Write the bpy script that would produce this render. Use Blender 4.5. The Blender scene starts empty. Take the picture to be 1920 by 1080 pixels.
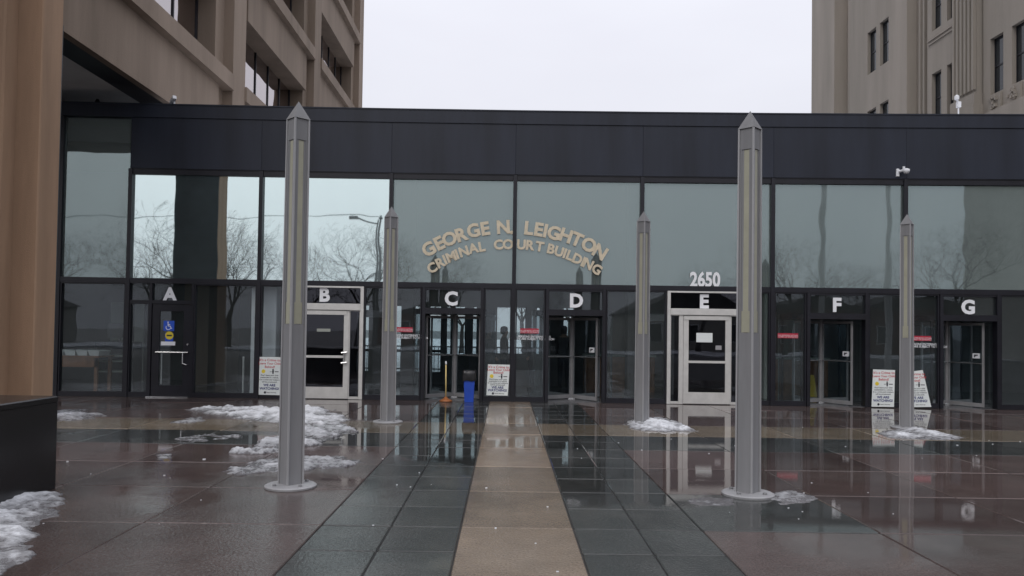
import bpy, bmesh, math, random
from mathutils import Vector, Matrix, noise
random.seed(7)
S = bpy.context.scene
C = S.collection
R = math.radians

# ------------------------------------------------------------------ camera
EYE, FOC, PPX, PPY, ROLL = 1.68, 1440.0, 949.0, 585.0, 0.0143
TH = math.atan(35 / FOC)
cam = bpy.data.cameras.new('camera'); cam_o = bpy.data.objects.new('camera', cam); C.objects.link(cam_o)
cam.sensor_width = 36; cam.lens = FOC / 1920 * 36
cam.shift_x = (960 - PPX) / 1920; cam.shift_y = (PPY - 540) / 1920
cam.clip_start = 0.05; cam.clip_end = 3000
cam_o.matrix_world = Matrix.Translation((0, 0, EYE)) @ Matrix.Rotation(R(90) + TH, 4, 'X') @ Matrix.Rotation(ROLL, 4, 'Z')
S.camera = cam_o

# ------------------------------------------------------------------ world, sun, exposure
W_ = bpy.data.worlds.new('World'); S.world = W_; W_.use_nodes = True
nt = W_.node_tree; nt.nodes.clear()
out = nt.nodes.new('ShaderNodeOutputWorld'); bg = nt.nodes.new('ShaderNodeBackground')
sky = nt.nodes.new('ShaderNodeTexSky'); sky.sky_type = 'NISHITA'; sky.sun_disc = False
sky.sun_elevation = R(38); sky.sun_rotation = R(200); sky.dust_density = 6; sky.air_density = 1.5
hs = nt.nodes.new('ShaderNodeHueSaturation'); hs.inputs['Saturation'].default_value = 0.25; hs.inputs['Value'].default_value = 0.12
nt.links.new(sky.outputs[0], hs.inputs['Color'])
tc = nt.nodes.new('ShaderNodeTexCoord'); nz = nt.nodes.new('ShaderNodeTexNoise')
nz.inputs['Scale'].default_value = 2.2; nz.inputs['Detail'].default_value = 4
mp = nt.nodes.new('ShaderNodeMapping'); mp.inputs['Scale'].default_value = (1, 1, 3)
nt.links.new(tc.outputs['Generated'], mp.inputs[0]); nt.links.new(mp.outputs[0], nz.inputs['Vector'])
rp = nt.nodes.new('ShaderNodeValToRGB')
rp.color_ramp.elements[0].position = 0.3; rp.color_ramp.elements[0].color = (0.76, 0.765, 0.85, 1)
rp.color_ramp.elements[1].position = 0.7; rp.color_ramp.elements[1].color = (0.82, 0.83, 0.91, 1)
nt.links.new(nz.outputs['Fac'], rp.inputs[0])
mx = nt.nodes.new('ShaderNodeMixRGB'); mx.inputs[0].default_value = 0.88
nt.links.new(hs.outputs[0], mx.inputs[1]); nt.links.new(rp.outputs[0], mx.inputs[2])
sz = nt.nodes.new('ShaderNodeSeparateXYZ'); nt.links.new(tc.outputs['Generated'], sz.inputs[0])
cie = nt.nodes.new('ShaderNodeMapRange'); cie.inputs[1].default_value = 0; cie.inputs[2].default_value = 1   # overcast sky: brighter overhead
cie.inputs[3].default_value = 0.93; cie.inputs[4].default_value = 1.55
nt.links.new(sz.outputs[2], cie.inputs[0])
bg.inputs[1].default_value = 1.0
nt.links.new(mx.outputs[0], bg.inputs[0]); nt.links.new(cie.outputs[0], bg.inputs[1])
nt.links.new(bg.outputs[0], out.inputs[0])
sun = bpy.data.lights.new('sun', 'SUN'); sun.energy = 0.6; sun.angle = R(25); sun.color = (1, .97, .93)
sun_o = bpy.data.objects.new('sun', sun); C.objects.link(sun_o)
sun_o.rotation_euler = (R(45), 0, R(-25))
vs = S.view_settings; vs.view_transform = 'Standard'; vs.look = 'None'; vs.exposure = 0.0; vs.gamma = 1; vs.use_curve_mapping = False
S.cycles.use_denoising = True; S.cycles.max_bounces = 8; S.cycles.transparent_max_bounces = 32
S.cycles.glossy_bounces = 5; S.cycles.caustics_reflective = False; S.cycles.caustics_refractive = False
S.cycles.sample_clamp_indirect = 4

# ------------------------------------------------------------------ rays: photograph pixel -> point on a real plane
def ray(x, y):
    dx, dy = x - PPX, PPY - y
    c, s = math.cos(ROLL), math.sin(ROLL)
    lx, ly = dx * c - dy * s, dx * s + dy * c
    ct, st = math.cos(TH), math.sin(TH)
    return Vector((lx, FOC * ct - ly * st, FOC * st + ly * ct))
def at_depth(x, y, Y):
    d = ray(x, y); t = Y / d.y
    return Vector((d.x * t, Y, EYE + d.z * t))
def at_ground(x, y, z=0.0):
    d = ray(x, y); t = (z - EYE) / d.z
    return Vector((d.x * t, d.y * t, z))
def at_x(x, y, X):
    d = ray(x, y); t = X / d.x
    return Vector((X, d.y * t, EYE + d.z * t))

# ------------------------------------------------------------------ materials
MATS = {}
def nodes_of(name):
    m = bpy.data.materials.new(name); m.use_nodes = True
    n = m.node_tree; n.nodes.clear()
    o = n.nodes.new('ShaderNodeOutputMaterial')
    MATS[name] = m
    return m, n, o
def mat(name, col, rough=0.6, var=0.12, scale=3.0, bump=0.0, bscale=40, metal=0.0, col2=None, spec=0.5, streak=False, coat=0.0, coords='Object'):
    m, n, o = nodes_of(name)
    b = n.nodes.new('ShaderNodeBsdfPrincipled'); n.links.new(b.outputs[0], o.inputs[0])
    b.inputs['Roughness'].default_value = rough; b.inputs['Metallic'].default_value = metal
    b.inputs['Specular IOR Level'].default_value = spec; b.inputs['Coat Weight'].default_value = coat
    t = n.nodes.new('ShaderNodeTexCoord')
    src = t.outputs[coords]
    if coords == 'World':
        src = None
    mpp = n.nodes.new('ShaderNodeMapping')
    if streak: mpp.inputs['Scale'].default_value = (1, 1, 0.12)
    n.links.new(src, mpp.inputs[0])
    a = n.nodes.new('ShaderNodeTexNoise'); a.inputs['Scale'].default_value = scale; a.inputs['Detail'].default_value = 6
    a.inputs['Roughness'].default_value = 0.62
    n.links.new(mpp.outputs[0], a.inputs['Vector'])
    r = n.nodes.new('ShaderNodeValToRGB')
    c1 = tuple(max(0, c * (1 - var)) for c in col); c2 = col2 or tuple(min(1, c * (1 + var)) for c in col)
    r.color_ramp.elements[0].position = 0.32; r.color_ramp.elements[0].color = (*c1, 1)
    r.color_ramp.elements[1].position = 0.68; r.color_ramp.elements[1].color = (*c2, 1)
    n.links.new(a.outputs['Fac'], r.inputs[0]); n.links.new(r.outputs[0], b.inputs['Base Color'])
    if bump > 0:
        a2 = n.nodes.new('ShaderNodeTexNoise'); a2.inputs['Scale'].default_value = bscale; a2.inputs['Detail'].default_value = 5
        n.links.new(t.outputs['Object'], a2.inputs['Vector'])
        bp = n.nodes.new('ShaderNodeBump'); bp.inputs['Strength'].default_value = bump; bp.inputs['Distance'].default_value = 0.02
        n.links.new(a2.outputs['Fac'], bp.inputs['Height']); n.links.new(bp.outputs[0], b.inputs['Normal'])
    return m
def glass(name, tint, refl, rcol=(1, 1, 1), wave=0.02, rough=0.0, film=0.0):
    m, n, o = nodes_of(name)
    tr = n.nodes.new('ShaderNodeBsdfTransparent'); tr.inputs[0].default_value = (*tint, 1)
    gl = n.nodes.new('ShaderNodeBsdfGlossy'); gl.inputs['Color'].default_value = (*rcol, 1); gl.inputs['Roughness'].default_value = rough
    fr = n.nodes.new('ShaderNodeLayerWeight'); fr.inputs[0].default_value = .5
    pw = n.nodes.new('ShaderNodeMath'); pw.operation = 'POWER'; pw.inputs[1].default_value = 5; n.links.new(fr.outputs['Facing'], pw.inputs[0])
    mr = n.nodes.new('ShaderNodeMapRange'); mr.inputs[3].default_value = refl; mr.inputs[4].default_value = 1
    n.links.new(pw.outputs[0], mr.inputs[0])
    mxs = n.nodes.new('ShaderNodeMixShader')
    n.links.new(mr.outputs[0], mxs.inputs[0]); n.links.new(tr.outputs[0], mxs.inputs[1]); n.links.new(gl.outputs[0], mxs.inputs[2])
    t = n.nodes.new('ShaderNodeTexCoord'); a = n.nodes.new('ShaderNodeTexNoise'); a.inputs['Scale'].default_value = 0.9; a.inputs['Detail'].default_value = 1
    n.links.new(t.outputs['Object'], a.inputs['Vector'])
    bp = n.nodes.new('ShaderNodeBump'); bp.inputs['Strength'].default_value = wave; bp.inputs['Distance'].default_value = 0.25
    n.links.new(a.outputs['Fac'], bp.inputs['Height']); n.links.new(bp.outputs[0], gl.inputs['Normal'])
    if film > 0:      # thin uneven pale film, painted haze that softens reflections and lifts darks
        df = n.nodes.new('ShaderNodeBsdfDiffuse'); df.inputs[0].default_value = (.50, .57, .56, 1)
        fn = n.nodes.new('ShaderNodeTexNoise'); fn.inputs['Scale'].default_value = 1.3; fn.inputs['Detail'].default_value = 6
        fm = n.nodes.new('ShaderNodeMapping'); fm.inputs['Scale'].default_value = (1, 1, .3); n.links.new(t.outputs['Object'], fm.inputs[0]); n.links.new(fm.outputs[0], fn.inputs['Vector'])
        fr2 = n.nodes.new('ShaderNodeMapRange'); fr2.inputs[1].default_value = .25; fr2.inputs[2].default_value = .75; fr2.inputs[3].default_value = film*.75; fr2.inputs[4].default_value = film*1.25
        n.links.new(fn.outputs['Fac'], fr2.inputs[0])
        m3 = n.nodes.new('ShaderNodeMixShader'); n.links.new(fr2.outputs[0], m3.inputs[0]); n.links.new(mxs.outputs[0], m3.inputs[1]); n.links.new(df.outputs[0], m3.inputs[2])
        n.links.new(m3.outputs[0], o.inputs[0])
    else:
        n.links.new(mxs.outputs[0], o.inputs[0])
    return m
def wet_stone(name, col, wetbias=0.0):
    m, n, o = nodes_of(name)
    b = n.nodes.new('ShaderNodeBsdfPrincipled'); n.links.new(b.outputs[0], o.inputs[0])
    g = n.nodes.new('ShaderNodeNewGeometry'); oi = n.nodes.new('ShaderNodeObjectInfo')
    # speckled stone, every slab a little different
    a = n.nodes.new('ShaderNodeTexNoise'); a.inputs['Scale'].default_value = 1.1; a.inputs['Detail'].default_value = 8; a.inputs['Roughness'].default_value = 0.65
    n.links.new(g.outputs['Position'], a.inputs['Vector'])
    v = n.nodes.new('ShaderNodeTexNoise'); v.inputs['Scale'].default_value = 60; v.inputs['Detail'].default_value = 3
    n.links.new(g.outputs['Position'], v.inputs['Vector'])
    r = n.nodes.new('ShaderNodeValToRGB')
    r.color_ramp.elements[0].position = 0.3; r.color_ramp.elements[0].color = (*[c * .72 for c in col], 1)
    r.color_ramp.elements[1].position = 0.72; r.color_ramp.elements[1].color = (*[c * 1.25 for c in col], 1)
    n.links.new(a.outputs['Fac'], r.inputs[0])
    r2 = n.nodes.new('ShaderNodeMapRange'); r2.inputs[1].default_value = .3; r2.inputs[2].default_value = .7; r2.inputs[3].default_value = .75; r2.inputs[4].default_value = 1.25
    n.links.new(v.outputs['Fac'], r2.inputs[0])
    r3 = n.nodes.new('ShaderNodeMapRange'); r3.inputs[3].default_value = .70; r3.inputs[4].default_value = 1.26
    n.links.new(oi.outputs['Random'], r3.inputs[0])
    mm = n.nodes.new('ShaderNodeMath'); mm.operation = 'MULTIPLY'; n.links.new(r2.outputs[0], mm.inputs[0]); n.links.new(r3.outputs[0], mm.inputs[1])
    hv = n.nodes.new('ShaderNodeHueSaturation'); n.links.new(r.outputs[0], hv.inputs['Color']); n.links.new(mm.outputs[0], hv.inputs['Value'])
    st = n.nodes.new('ShaderNodeTexNoise'); st.inputs['Scale'].default_value = .8; st.inputs['Detail'].default_value = 10; st.inputs['Roughness'].default_value = .68; st.inputs['Distortion'].default_value = .6
    n.links.new(g.outputs['Position'], st.inputs['Vector'])
    sm = n.nodes.new('ShaderNodeMapRange'); sm.inputs[1].default_value = .46; sm.inputs[2].default_value = .72; sm.inputs[4].default_value = .22
    n.links.new(st.outputs['Fac'], sm.inputs[0])
    mxx = n.nodes.new('ShaderNodeMixRGB'); mxx.inputs[2].default_value = (.21, .20, .185, 1)      # dried salt film
    n.links.new(sm.outputs[0], mxx.inputs[0]); n.links.new(hv.outputs[0], mxx.inputs[1]); n.links.new(mxx.outputs[0], b.inputs['Base Color'])
    # standing water: broad puddles, deeper towards +X where the paving sags
    p = n.nodes.new('ShaderNodeTexNoise'); p.inputs['Scale'].default_value = 0.33; p.inputs['Detail'].default_value = 4; p.inputs['Roughness'].default_value = .5
    n.links.new(g.outputs['Position'], p.inputs['Vector'])
    sx = n.nodes.new('ShaderNodeSeparateXYZ'); n.links.new(g.outputs['Position'], sx.inputs[0])
    mr = n.nodes.new('ShaderNodeMapRange'); mr.inputs[1].default_value = -5; mr.inputs[2].default_value = 2.5; mr.inputs[3].default_value = -.05 + wetbias; mr.inputs[4].default_value = .22 + wetbias
    n.links.new(sx.outputs[0], mr.inputs[0])
    my = n.nodes.new('ShaderNodeMapRange'); my.inputs[1].default_value = 6.5; my.inputs[2].default_value = 11; my.inputs[3].default_value = -.08; my.inputs[4].default_value = .14
    n.links.new(sx.outputs[1], my.inputs[0])
    ad = n.nodes.new('ShaderNodeMath'); ad.operation = 'ADD'; n.links.new(p.outputs['Fac'], ad.inputs[0]); n.links.new(mr.outputs[0], ad.inputs[1])
    ad2 = n.nodes.new('ShaderNodeMath'); ad2.operation = 'ADD'; n.links.new(ad.outputs[0], ad2.inputs[0]); n.links.new(my.outputs[0], ad2.inputs[1])
    wet = n.nodes.new('ShaderNodeMapRange'); wet.interpolation_type = 'SMOOTHSTEP'
    wet.inputs[1].default_value = .53; wet.inputs[2].default_value = .66
    n.links.new(ad2.outputs[0], wet.inputs[0])
    ro = n.nodes.new('ShaderNodeMapRange'); ro.inputs[3].default_value = .13; ro.inputs[4].default_value = .02
    n.links.new(wet.outputs[0], ro.inputs[0]); n.links.new(ro.outputs[0], b.inputs['Roughness'])
    bs = n.nodes.new('ShaderNodeMapRange'); bs.inputs[3].default_value = .42; bs.inputs[4].default_value = .012
    n.links.new(wet.outputs[0], bs.inputs[0])
    bn = n.nodes.new('ShaderNodeTexNoise'); bn.inputs['Scale'].default_value = 38; bn.inputs['Detail'].default_value = 3
    n.links.new(g.outputs['Position'], bn.inputs['Vector'])
    bp = n.nodes.new('ShaderNodeBump'); bp.inputs['Distance'].default_value = 0.012
    n.links.new(bn.outputs['Fac'], bp.inputs['Height']); n.links.new(bs.outputs[0], bp.inputs['Strength']); n.links.new(bp.outputs[0], b.inputs['Normal'])
    b.inputs['IOR'].default_value = 1.52
    return m

mat('concrete', (.275, .212, .160), .85, .26, .9, .3, 30, streak=True, col2=(.305, .238, .185))
mat('concrete_lit', (.365, .240, .155), .85, .2, 1.6, .6, 110, streak=True)  # same concrete as the tower; its stronger light put into a warmer colour
mat('soffit', (.74, .75, .74), .9, .08, 1.0)
mat('limestone', (.31, .282, .240), .9, .26, .45, .3, 14, streak=True, col2=(.345, .305, .265))
mat('fascia', (.007, .010, .020), .5, .35, 1.1, .03, 12, streak=True, col2=(.017, .022, .038), spec=.4)
mat('shade_grey', (.055, .068, .078), .6, .2, 2)  # dark tone standing in for shade on the pier's back
mat('bronze', (.012, .012, .017), .36, .25, 3, spec=.35)
mat('wing_metal', (.34, .335, .34), .4, .15, 4, metal=.3)
mat('aluminium', (.62, .61, .58), .38, .08, 5, metal=.35)
mat('steel', (.6, .6, .6), .25, .05, 5, metal=.9)
mat('pole_trim', (.34, .34, .345), .55, .14, 3, metal=.15, streak=True)
mat('pole_panel', (.205, .205, .21), .6, .2, 3, metal=.0, streak=True)
mat('lens', (.32, .312, .235), .4, .1, 4)
mat('lettering', (.82, .83, .85), .5, .03)
mat('gold', (.60, .52, .385), .45, .12, 9, metal=.15)
mat('gold_edge', (.22, .18, .12), .6, .1)
mat('dark_edge', (.2, .2, .22), .6, .1)
mat('red_decal', (.42, .015, .04), .5, .05)
mat('blue_decal', (.02, .09, .55), .45, .05)
mat('yellow_decal', (.75, .58, .04), .45, .05)
mat('black_ink', (.02, .02, .03), .7, .05)
mat('navy_ink', (.03, .04, .16), .7, .05)
mat('red_ink', (.5, .04, .05), .7, .05)
mat('board', (.74, .78, .76), .5, .05, 3)
mat('white_plastic', (.75, .76, .78), .4, .05)
mat('black_granite', (.010, .010, .011), .22, .5, 60, col2=(.028, .028, .03))
mat('snow_crumb', (.70, .72, .75), .7, .12, 6)

mat('ice', (.25, .25, .26), .15, .3, 5, .2, 20)
mat('asphalt', (.045, .046, .05), .45, .3, .5, .2, 40)
mat('joint', (.018, .017, .017), .6, .3, 8)
mat('lawn_snow', (.62, .64, .68), .8, .3, .25, .3, 3, col2=(.8, .82, .86))
mat('bark', (.045, .038, .034), .9, .3, 8)
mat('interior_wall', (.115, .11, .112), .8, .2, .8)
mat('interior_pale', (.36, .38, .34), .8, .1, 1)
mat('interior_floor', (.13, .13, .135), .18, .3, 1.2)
mat('roofing', (.70, .71, .74), .8, .2, 2)  # whitened to bounce light up onto the tower soffit
mat('wood', (.22, .10, .045), .5, .3, 6)
mat('blue_plastic', (.018, .07, .44), .4, .1, 5)
mat('black_plastic', (.012, .012, .013), .3, .2, 8, .3, 30)
mat('orange_plastic', (.34, .12, .04), .45, .15, 6)
mat('yellow_plastic', (.65, .45, .05), .45, .1, 6)
mat('pale_yellow', (.72, .55, .22), .5, .1, 6)
mat('jacket', (.05, .05, .055), .9, .2, 8)
mat('coat_brown', (.10, .085, .075), .9, .2, 8)
mat('trousers', (.018, .02, .028), .9, .2, 8)
mat('skin', (.32, .19, .13), .6, .08)
mat('hair', (.015, .012, .01), .7, .2)
mat('brick', (.16, .07, .05), .9, .25, 3)
mat('siding', (.42, .40, .36), .8, .1, 2)
mat('roof_tile', (.06, .055, .055), .85, .25, 5)
mat('dark_pane', (.02, .025, .03), .08, .2, 3)
glass('glass_upper', (.55, .62, .61), .19, (.84, .98, .98), .02, .022, .15)
glass('glass_mirror', (.55, .62, .60), .78, (.82, .96, .95), .02, .018, .06)
glass('glass_lower', (.88, .91, .92), .040, (.9, .95, 1.0), .012, 0, .018)
glass('glass_door', (.90, .93, .94), .03, (.9, .95, 1.0), .012)
glass('glass_dark', (.62, .62, .66), .04, (.9, .92, 1.0), .01)
glass('glass_tower', (.22, .22, .24), .45, (1.0, .93, .93), .03)
glass('glass_rear', (.78, .83, .82), .04)
glass('glass_bag', (.5, .5, .52), .1, wave=.6)
def snow_mat(name, thick, lo, hi, rough):
    m, n, o = nodes_of(name)
    b = n.nodes.new('ShaderNodeBsdfPrincipled'); n.links.new(b.outputs[0], o.inputs[0])
    g = n.nodes.new('ShaderNodeNewGeometry'); sx = n.nodes.new('ShaderNodeSeparateXYZ'); n.links.new(g.outputs['Position'], sx.inputs[0])
    a = n.nodes.new('ShaderNodeTexNoise'); a.inputs['Scale'].default_value = 9; a.inputs['Detail'].default_value = 8; a.inputs['Roughness'].default_value = .7
    n.links.new(g.outputs['Position'], a.inputs['Vector'])
    d = n.nodes.new('ShaderNodeMath'); d.operation = 'DIVIDE'; n.links.new(sx.outputs[2], d.inputs[0]); d.inputs[1].default_value = thick
    e = n.nodes.new('ShaderNodeMath'); e.operation = 'MULTIPLY_ADD'; n.links.new(a.outputs['Fac'], e.inputs[0]); e.inputs[1].default_value = 2.4; e.inputs[2].default_value = -1.15
    f = n.nodes.new('ShaderNodeMath'); f.operation = 'ADD'; n.links.new(d.outputs[0], f.inputs[0]); n.links.new(e.outputs[0], f.inputs[1])
    rr = n.nodes.new('ShaderNodeValToRGB'); rr.color_ramp.elements[0].color = (*lo, 1); rr.color_ramp.elements[1].color = (*hi, 1)
    rr.color_ramp.elements[0].position = .1; rr.color_ramp.elements[1].position = .95
    n.links.new(f.outputs[0], rr.inputs[0]); n.links.new(rr.outputs[0], b.inputs['Base Color'])
    ro = n.nodes.new('ShaderNodeMapRange'); ro.inputs[3].default_value = rough; ro.inputs[4].default_value = .75; n.links.new(f.outputs[0], ro.inputs[0]); n.links.new(ro.outputs[0], b.inputs['Roughness'])
    n2 = n.nodes.new('ShaderNodeTexNoise'); n2.inputs['Scale'].default_value = 70; n2.inputs['Detail'].default_value = 4; n.links.new(g.outputs['Position'], n2.inputs['Vector'])
    bp = n.nodes.new('ShaderNodeBump'); bp.inputs['Strength'].default_value = .9; bp.inputs['Distance'].default_value = .012
    n.links.new(n2.outputs['Fac'], bp.inputs['Height']); n.links.new(bp.outputs[0], b.inputs['Normal'])
snow_mat('snow', .07, (.17, .165, .17), (.74, .755, .78), .2)     # thin edges are soaked and grey
snow_mat('slush', .085, (.11, .105, .11), (.60, .61, .63), .10)
wet_stone('stone_purple', (.100, .073, .067))
wet_stone('stone_dark', (.047, .050, .048))
wet_stone('stone_band', (.180, .146, .106))
wet_stone('stone_tan', (.245, .19, .14), -.17)
M = MATS

# ------------------------------------------------------------------ mesh helpers
class MB:
    def __init__(s): s.v = []; s.f = []; s.m = []; s.mi = 0; s.T = None
    def pt(s, p):
        p = Vector(p)
        if s.T is not None: p = s.T @ p
        s.v.append(tuple(p)); return len(s.v) - 1
    def face(s, idx): s.f.append(tuple(idx)); s.m.append(s.mi)
    def box(s, x0, x1, y0, y1, z0, z1):
        if x0 > x1: x0, x1 = x1, x0
        if y0 > y1: y0, y1 = y1, y0
        if z0 > z1: z0, z1 = z1, z0
        i = [s.pt(p) for p in ((x0,y0,z0),(x1,y0,z0),(x1,y1,z0),(x0,y1,z0),(x0,y0,z1),(x1,y0,z1),(x1,y1,z1),(x0,y1,z1))]
        for f in ((3,2,1,0),(4,5,6,7),(0,1,5,4),(1,2,6,5),(2,3,7,6),(3,0,4,7)): s.face([i[k] for k in f])
        return s
    def bbox(s, x0, x1, y0, y1, z0, z1, b=.01):   # box with chamfered vertical and top edges
        pl = [(x0+b,y0),(x1-b,y0),(x1,y0+b),(x1,y1-b),(x1-b,y1),(x0+b,y1),(x0,y1-b),(x0,y0+b)]
        s.prism(pl, z0, z1 - b)
        k = len(pl); base = len(s.v)
        s.f.pop(); s.m.pop()
        top = list(range(base - k, base))
        cx, cy = (x0+x1)/2, (y0+y1)/2
        ins = [s.pt((p[0] + (b if p[0] < cx else -b) * .9, p[1] + (b if p[1] < cy else -b) * .9, z1)) for p in pl]
        for a in range(k): s.face((top[a], top[(a+1)%k], ins[(a+1)%k], ins[a]))
        s.face(ins)
        return s
    def prism(s, pl, z0, z1):    # plan polygon (counter-clockwise) pulled up
        k = len(pl)
        a = [s.pt((p[0], p[1], z0)) for p in pl]; b = [s.pt((p[0], p[1], z1)) for p in pl]
        for i in range(k): s.face((a[i], a[(i+1)%k], b[(i+1)%k], b[i]))
        s.face(a[::-1]); s.face(b)
        return s
    def extr_y(s, pl, y0, y1):   # outline in x,z (counter-clockwise seen from -y) pulled along y
        k = len(pl)
        a = [s.pt((p[0], y0, p[1])) for p in pl]; b = [s.pt((p[0], y1, p[1])) for p in pl]
        for i in range(k): s.face((a[(i+1)%k], a[i], b[i], b[(i+1)%k]))
        s.face(a); s.face(b[::-1])
        return s
    def tube(s, p, q, r0, r1=None, n=8, cap=True):
        p, q = Vector(p), Vector(q); r1 = r0 if r1 is None else r1
        d = (q - p).normalized(); u = d.orthogonal().normalized(); w = d.cross(u)
        a = [s.pt(p + (u*math.cos(t)+w*math.sin(t))*r0) for t in [2*math.pi*k/n for k in range(n)]]
        b = [s.pt(q + (u*math.cos(t)+w*math.sin(t))*r1) for t in [2*math.pi*k/n for k in range(n)]]
        for i in range(n): s.face((a[i], a[(i+1)%n], b[(i+1)%n], b[i]))
        if cap: s.face(a[::-1]); s.face(b)
        return s
    def lathe(s, prof, n=20, c=(0,0)):   # (radius, z) from the bottom up
        rings = [[s.pt((c[0]+r*math.cos(2*math.pi*k/n), c[1]+r*math.sin(2*math.pi*k/n), z)) for k in range(n)] for r, z in prof]
        for a, b in zip(rings, rings[1:]):
            for i in range(n): s.face((a[i], a[(i+1)%n], b[(i+1)%n], b[i]))
        s.face(rings[0][::-1]); s.face(rings[-1])
        return s
    def frame(s, x0, x1, z0, z1, w, y0, y1, wt=None, wb=None):   # rectangular frame in x,z
        wt = w if wt is None else wt; wb = w if wb is None else wb
        s.box(x0, x0+w, y0, y1, z0, z1); s.box(x1-w, x1, y0, y1, z0, z1)
        if wt > 0: s.box(x0+w, x1-w, y0+.002, y1-.002, z1-wt, z1)
        if wb > 0: s.box(x0+w, x1-w, y0+.002, y1-.002, z0, z0+wb)
        return s
    def mesh(s, name, mats):
        me = bpy.data.meshes.new(name); me.from_pydata(s.v, [], s.f); me.update()
        for m in (mats if isinstance(mats, (list, tuple)) else [mats]): me.materials.append(M[m] if isinstance(m, str) else m)
        if any(s.m): me.polygons.foreach_set('material_index', s.m)
        return me

WM = {}
I4 = Matrix.Identity(4)
def link(name, me, world=I4, parent=None, smooth=False):
    o = bpy.data.objects.new(name, me); C.objects.link(o)
    if smooth and me is not None and len(me.polygons): me.polygons.foreach_set('use_smooth', [True] * len(me.polygons))
    o.matrix_basis = world; WM[o.name] = world.copy()
    if parent is not None:
        o.parent = parent; o.matrix_parent_inverse = WM[parent.name].inverted()
    return o
def put(name, mb, mats, world=I4, parent=None, smooth=False):
    return link(name, mb.mesh(name, mats), world, parent, smooth)
def tag(o, label=None, cat=None, group=None, kind=None):
    if label: o['label'] = label
    if cat: o['category'] = cat
    if group: o['group'] = group
    if kind: o['kind'] = kind
    return o
def empty(name, world, label, cat, group=None):
    o = link(name, None, world); o.empty_display_size = .3
    return tag(o, label, cat, group)
def Tr(x, y, z=0): return Matrix.Translation((x, y, z))
def Rz(a): return Matrix.Rotation(a, 4, 'Z')
def copy_tree(o, world, parent=None):
    rel = world @ WM[o.name].inverted()
    c = o.copy(); C.objects.link(c); c.parent = parent
    c.matrix_parent_inverse = I4 if parent is None else WM[parent.name].inverted()
    c.matrix_basis = world; WM[c.name] = world.copy()
    for ch in list(o.children): copy_tree(ch, rel @ WM[ch.name], c)
    return c

FACE_UP = Matrix.Rotation(R(90), 4, 'X')     # text plane -> upright, reading side towards -y
_tx = {}
def text_me(txt, size, bold=.0, extr=.004, m=('lettering',), align='CENTER', width=1.0):
    key = (txt, size, bold, extr, m, align, width)
    if key in _tx: return _tx[key]
    cu = bpy.data.curves.new('lettering', 'FONT'); cu.body = txt; cu.size = size; cu.offset = bold
    cu.extrude = extr; cu.align_x = align; cu.align_y = 'CENTER'; cu.resolution_u = 3; cu.space_line = .82
    o = bpy.data.objects.new('lettering', cu); C.objects.link(o)
    bpy.context.view_layer.update()
    me = bpy.data.meshes.new_from_object(o.evaluated_get(bpy.context.evaluated_depsgraph_get()))
    bpy.data.objects.remove(o); bpy.data.curves.remove(cu)
    if width != 1.0:
        for v in me.vertices: v.co.x *= width
    me.materials.clear()
    for k in m: me.materials.append(M[k])
    if len(m) > 1:
        for p in me.polygons: p.material_index = 0 if p.normal.z > .7 else 1
    me.name = 'lettering'; _tx[key] = me
    return me

# ------------------------------------------------------------------ ground and paving
mb = MB(); mb.box(-900, 900, -900, 900, -.5, -.06)
ground = tag(put('ground', mb, 'asphalt'), kind='structure')
mb = MB(); mb.box(-18, 18, -8, 20.2, -.05, -.012)
plaza = tag(put('plaza', mb, 'joint'), kind='structure')
mb = MB(); mb.box(-60, 60, 25.5, 140, -.05, .03)
tag(put('snowy_lawn', mb, 'lawn_snow'), kind='structure')
mb = MB(); mb.box(-120, 120, -34, -22, -.05, .06)
tag(put('snowy_verge', mb, 'lawn_snow'), kind='structure')

rows = [3.63, 5.11, 6.59, 8.07, 9.54, 11.02, 12.5, 13.98, 15.46, 16.94, 18.5]
colsL = [-1.55 - 1.52 * k for k in range(9)]
colsR = [1.70 + 1.52 * k for k in range(9)]
slab_cache = {}
def slab(x0, x1, y0, y1, stone):
    w, d = round(x1 - x0, 3), round(y1 - y0, 3)
    key = (w, d, stone)
    g = .005
    if key not in slab_cache:
        q = MB(); q.bbox(-w/2+g, w/2-g, -d/2+g*2.2, d/2-g*2.2, -.05, 0, .008); slab_cache[key] = q.mesh('paving_slab', stone)
    tl = .0022
    wm = Tr((x0+x1)/2, (y0+y1)/2, random.uniform(-.0012, .0012)) @ Matrix.Rotation(random.gauss(0, tl), 4, 'X') @ Matrix.Rotation(random.gauss(0, tl), 4, 'Y')
    link('paving_slab', slab_cache[key], wm, plaza)
P_, K_, T_, N_ = 'stone_purple', 'stone_dark', 'stone_tan', 'stone_band'
for j in range(len(rows) - 1):
    y0, y1 = rows[j], rows[j+1]
    slab(-.36, .60, y0, y1, T_)
    for a, b in ((-.955, -.36), (-1.55, -.955), (.60, 1.15), (1.15, 1.70)):
        st = N_ if 12.4 < y0 < 13 else K_
        ym = (y0 + y1) / 2
        if st == N_: slab(a, b, y0, y1, st)
        else: slab(a, b, y0, ym, st); slab(a, b, ym, y1, st)
    st = K_ if 10.9 < y0 < 11.2 else (N_ if 12.4 < y0 < 13 else P_)
    for cs, sg in ((colsL, -1), (colsR, 1)):
        for k in range(len(cs) - 1):
            a, b = sorted((cs[k], cs[k+1]))
            if min(abs(a), abs(b)) > y1 * .69 + .6: continue
            s2 = st
            if sg == 1 and k == 0 and 6.5 < y0 < 6.7: s2 = K_
            slab(a, b, y0, y1, s2)

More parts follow.
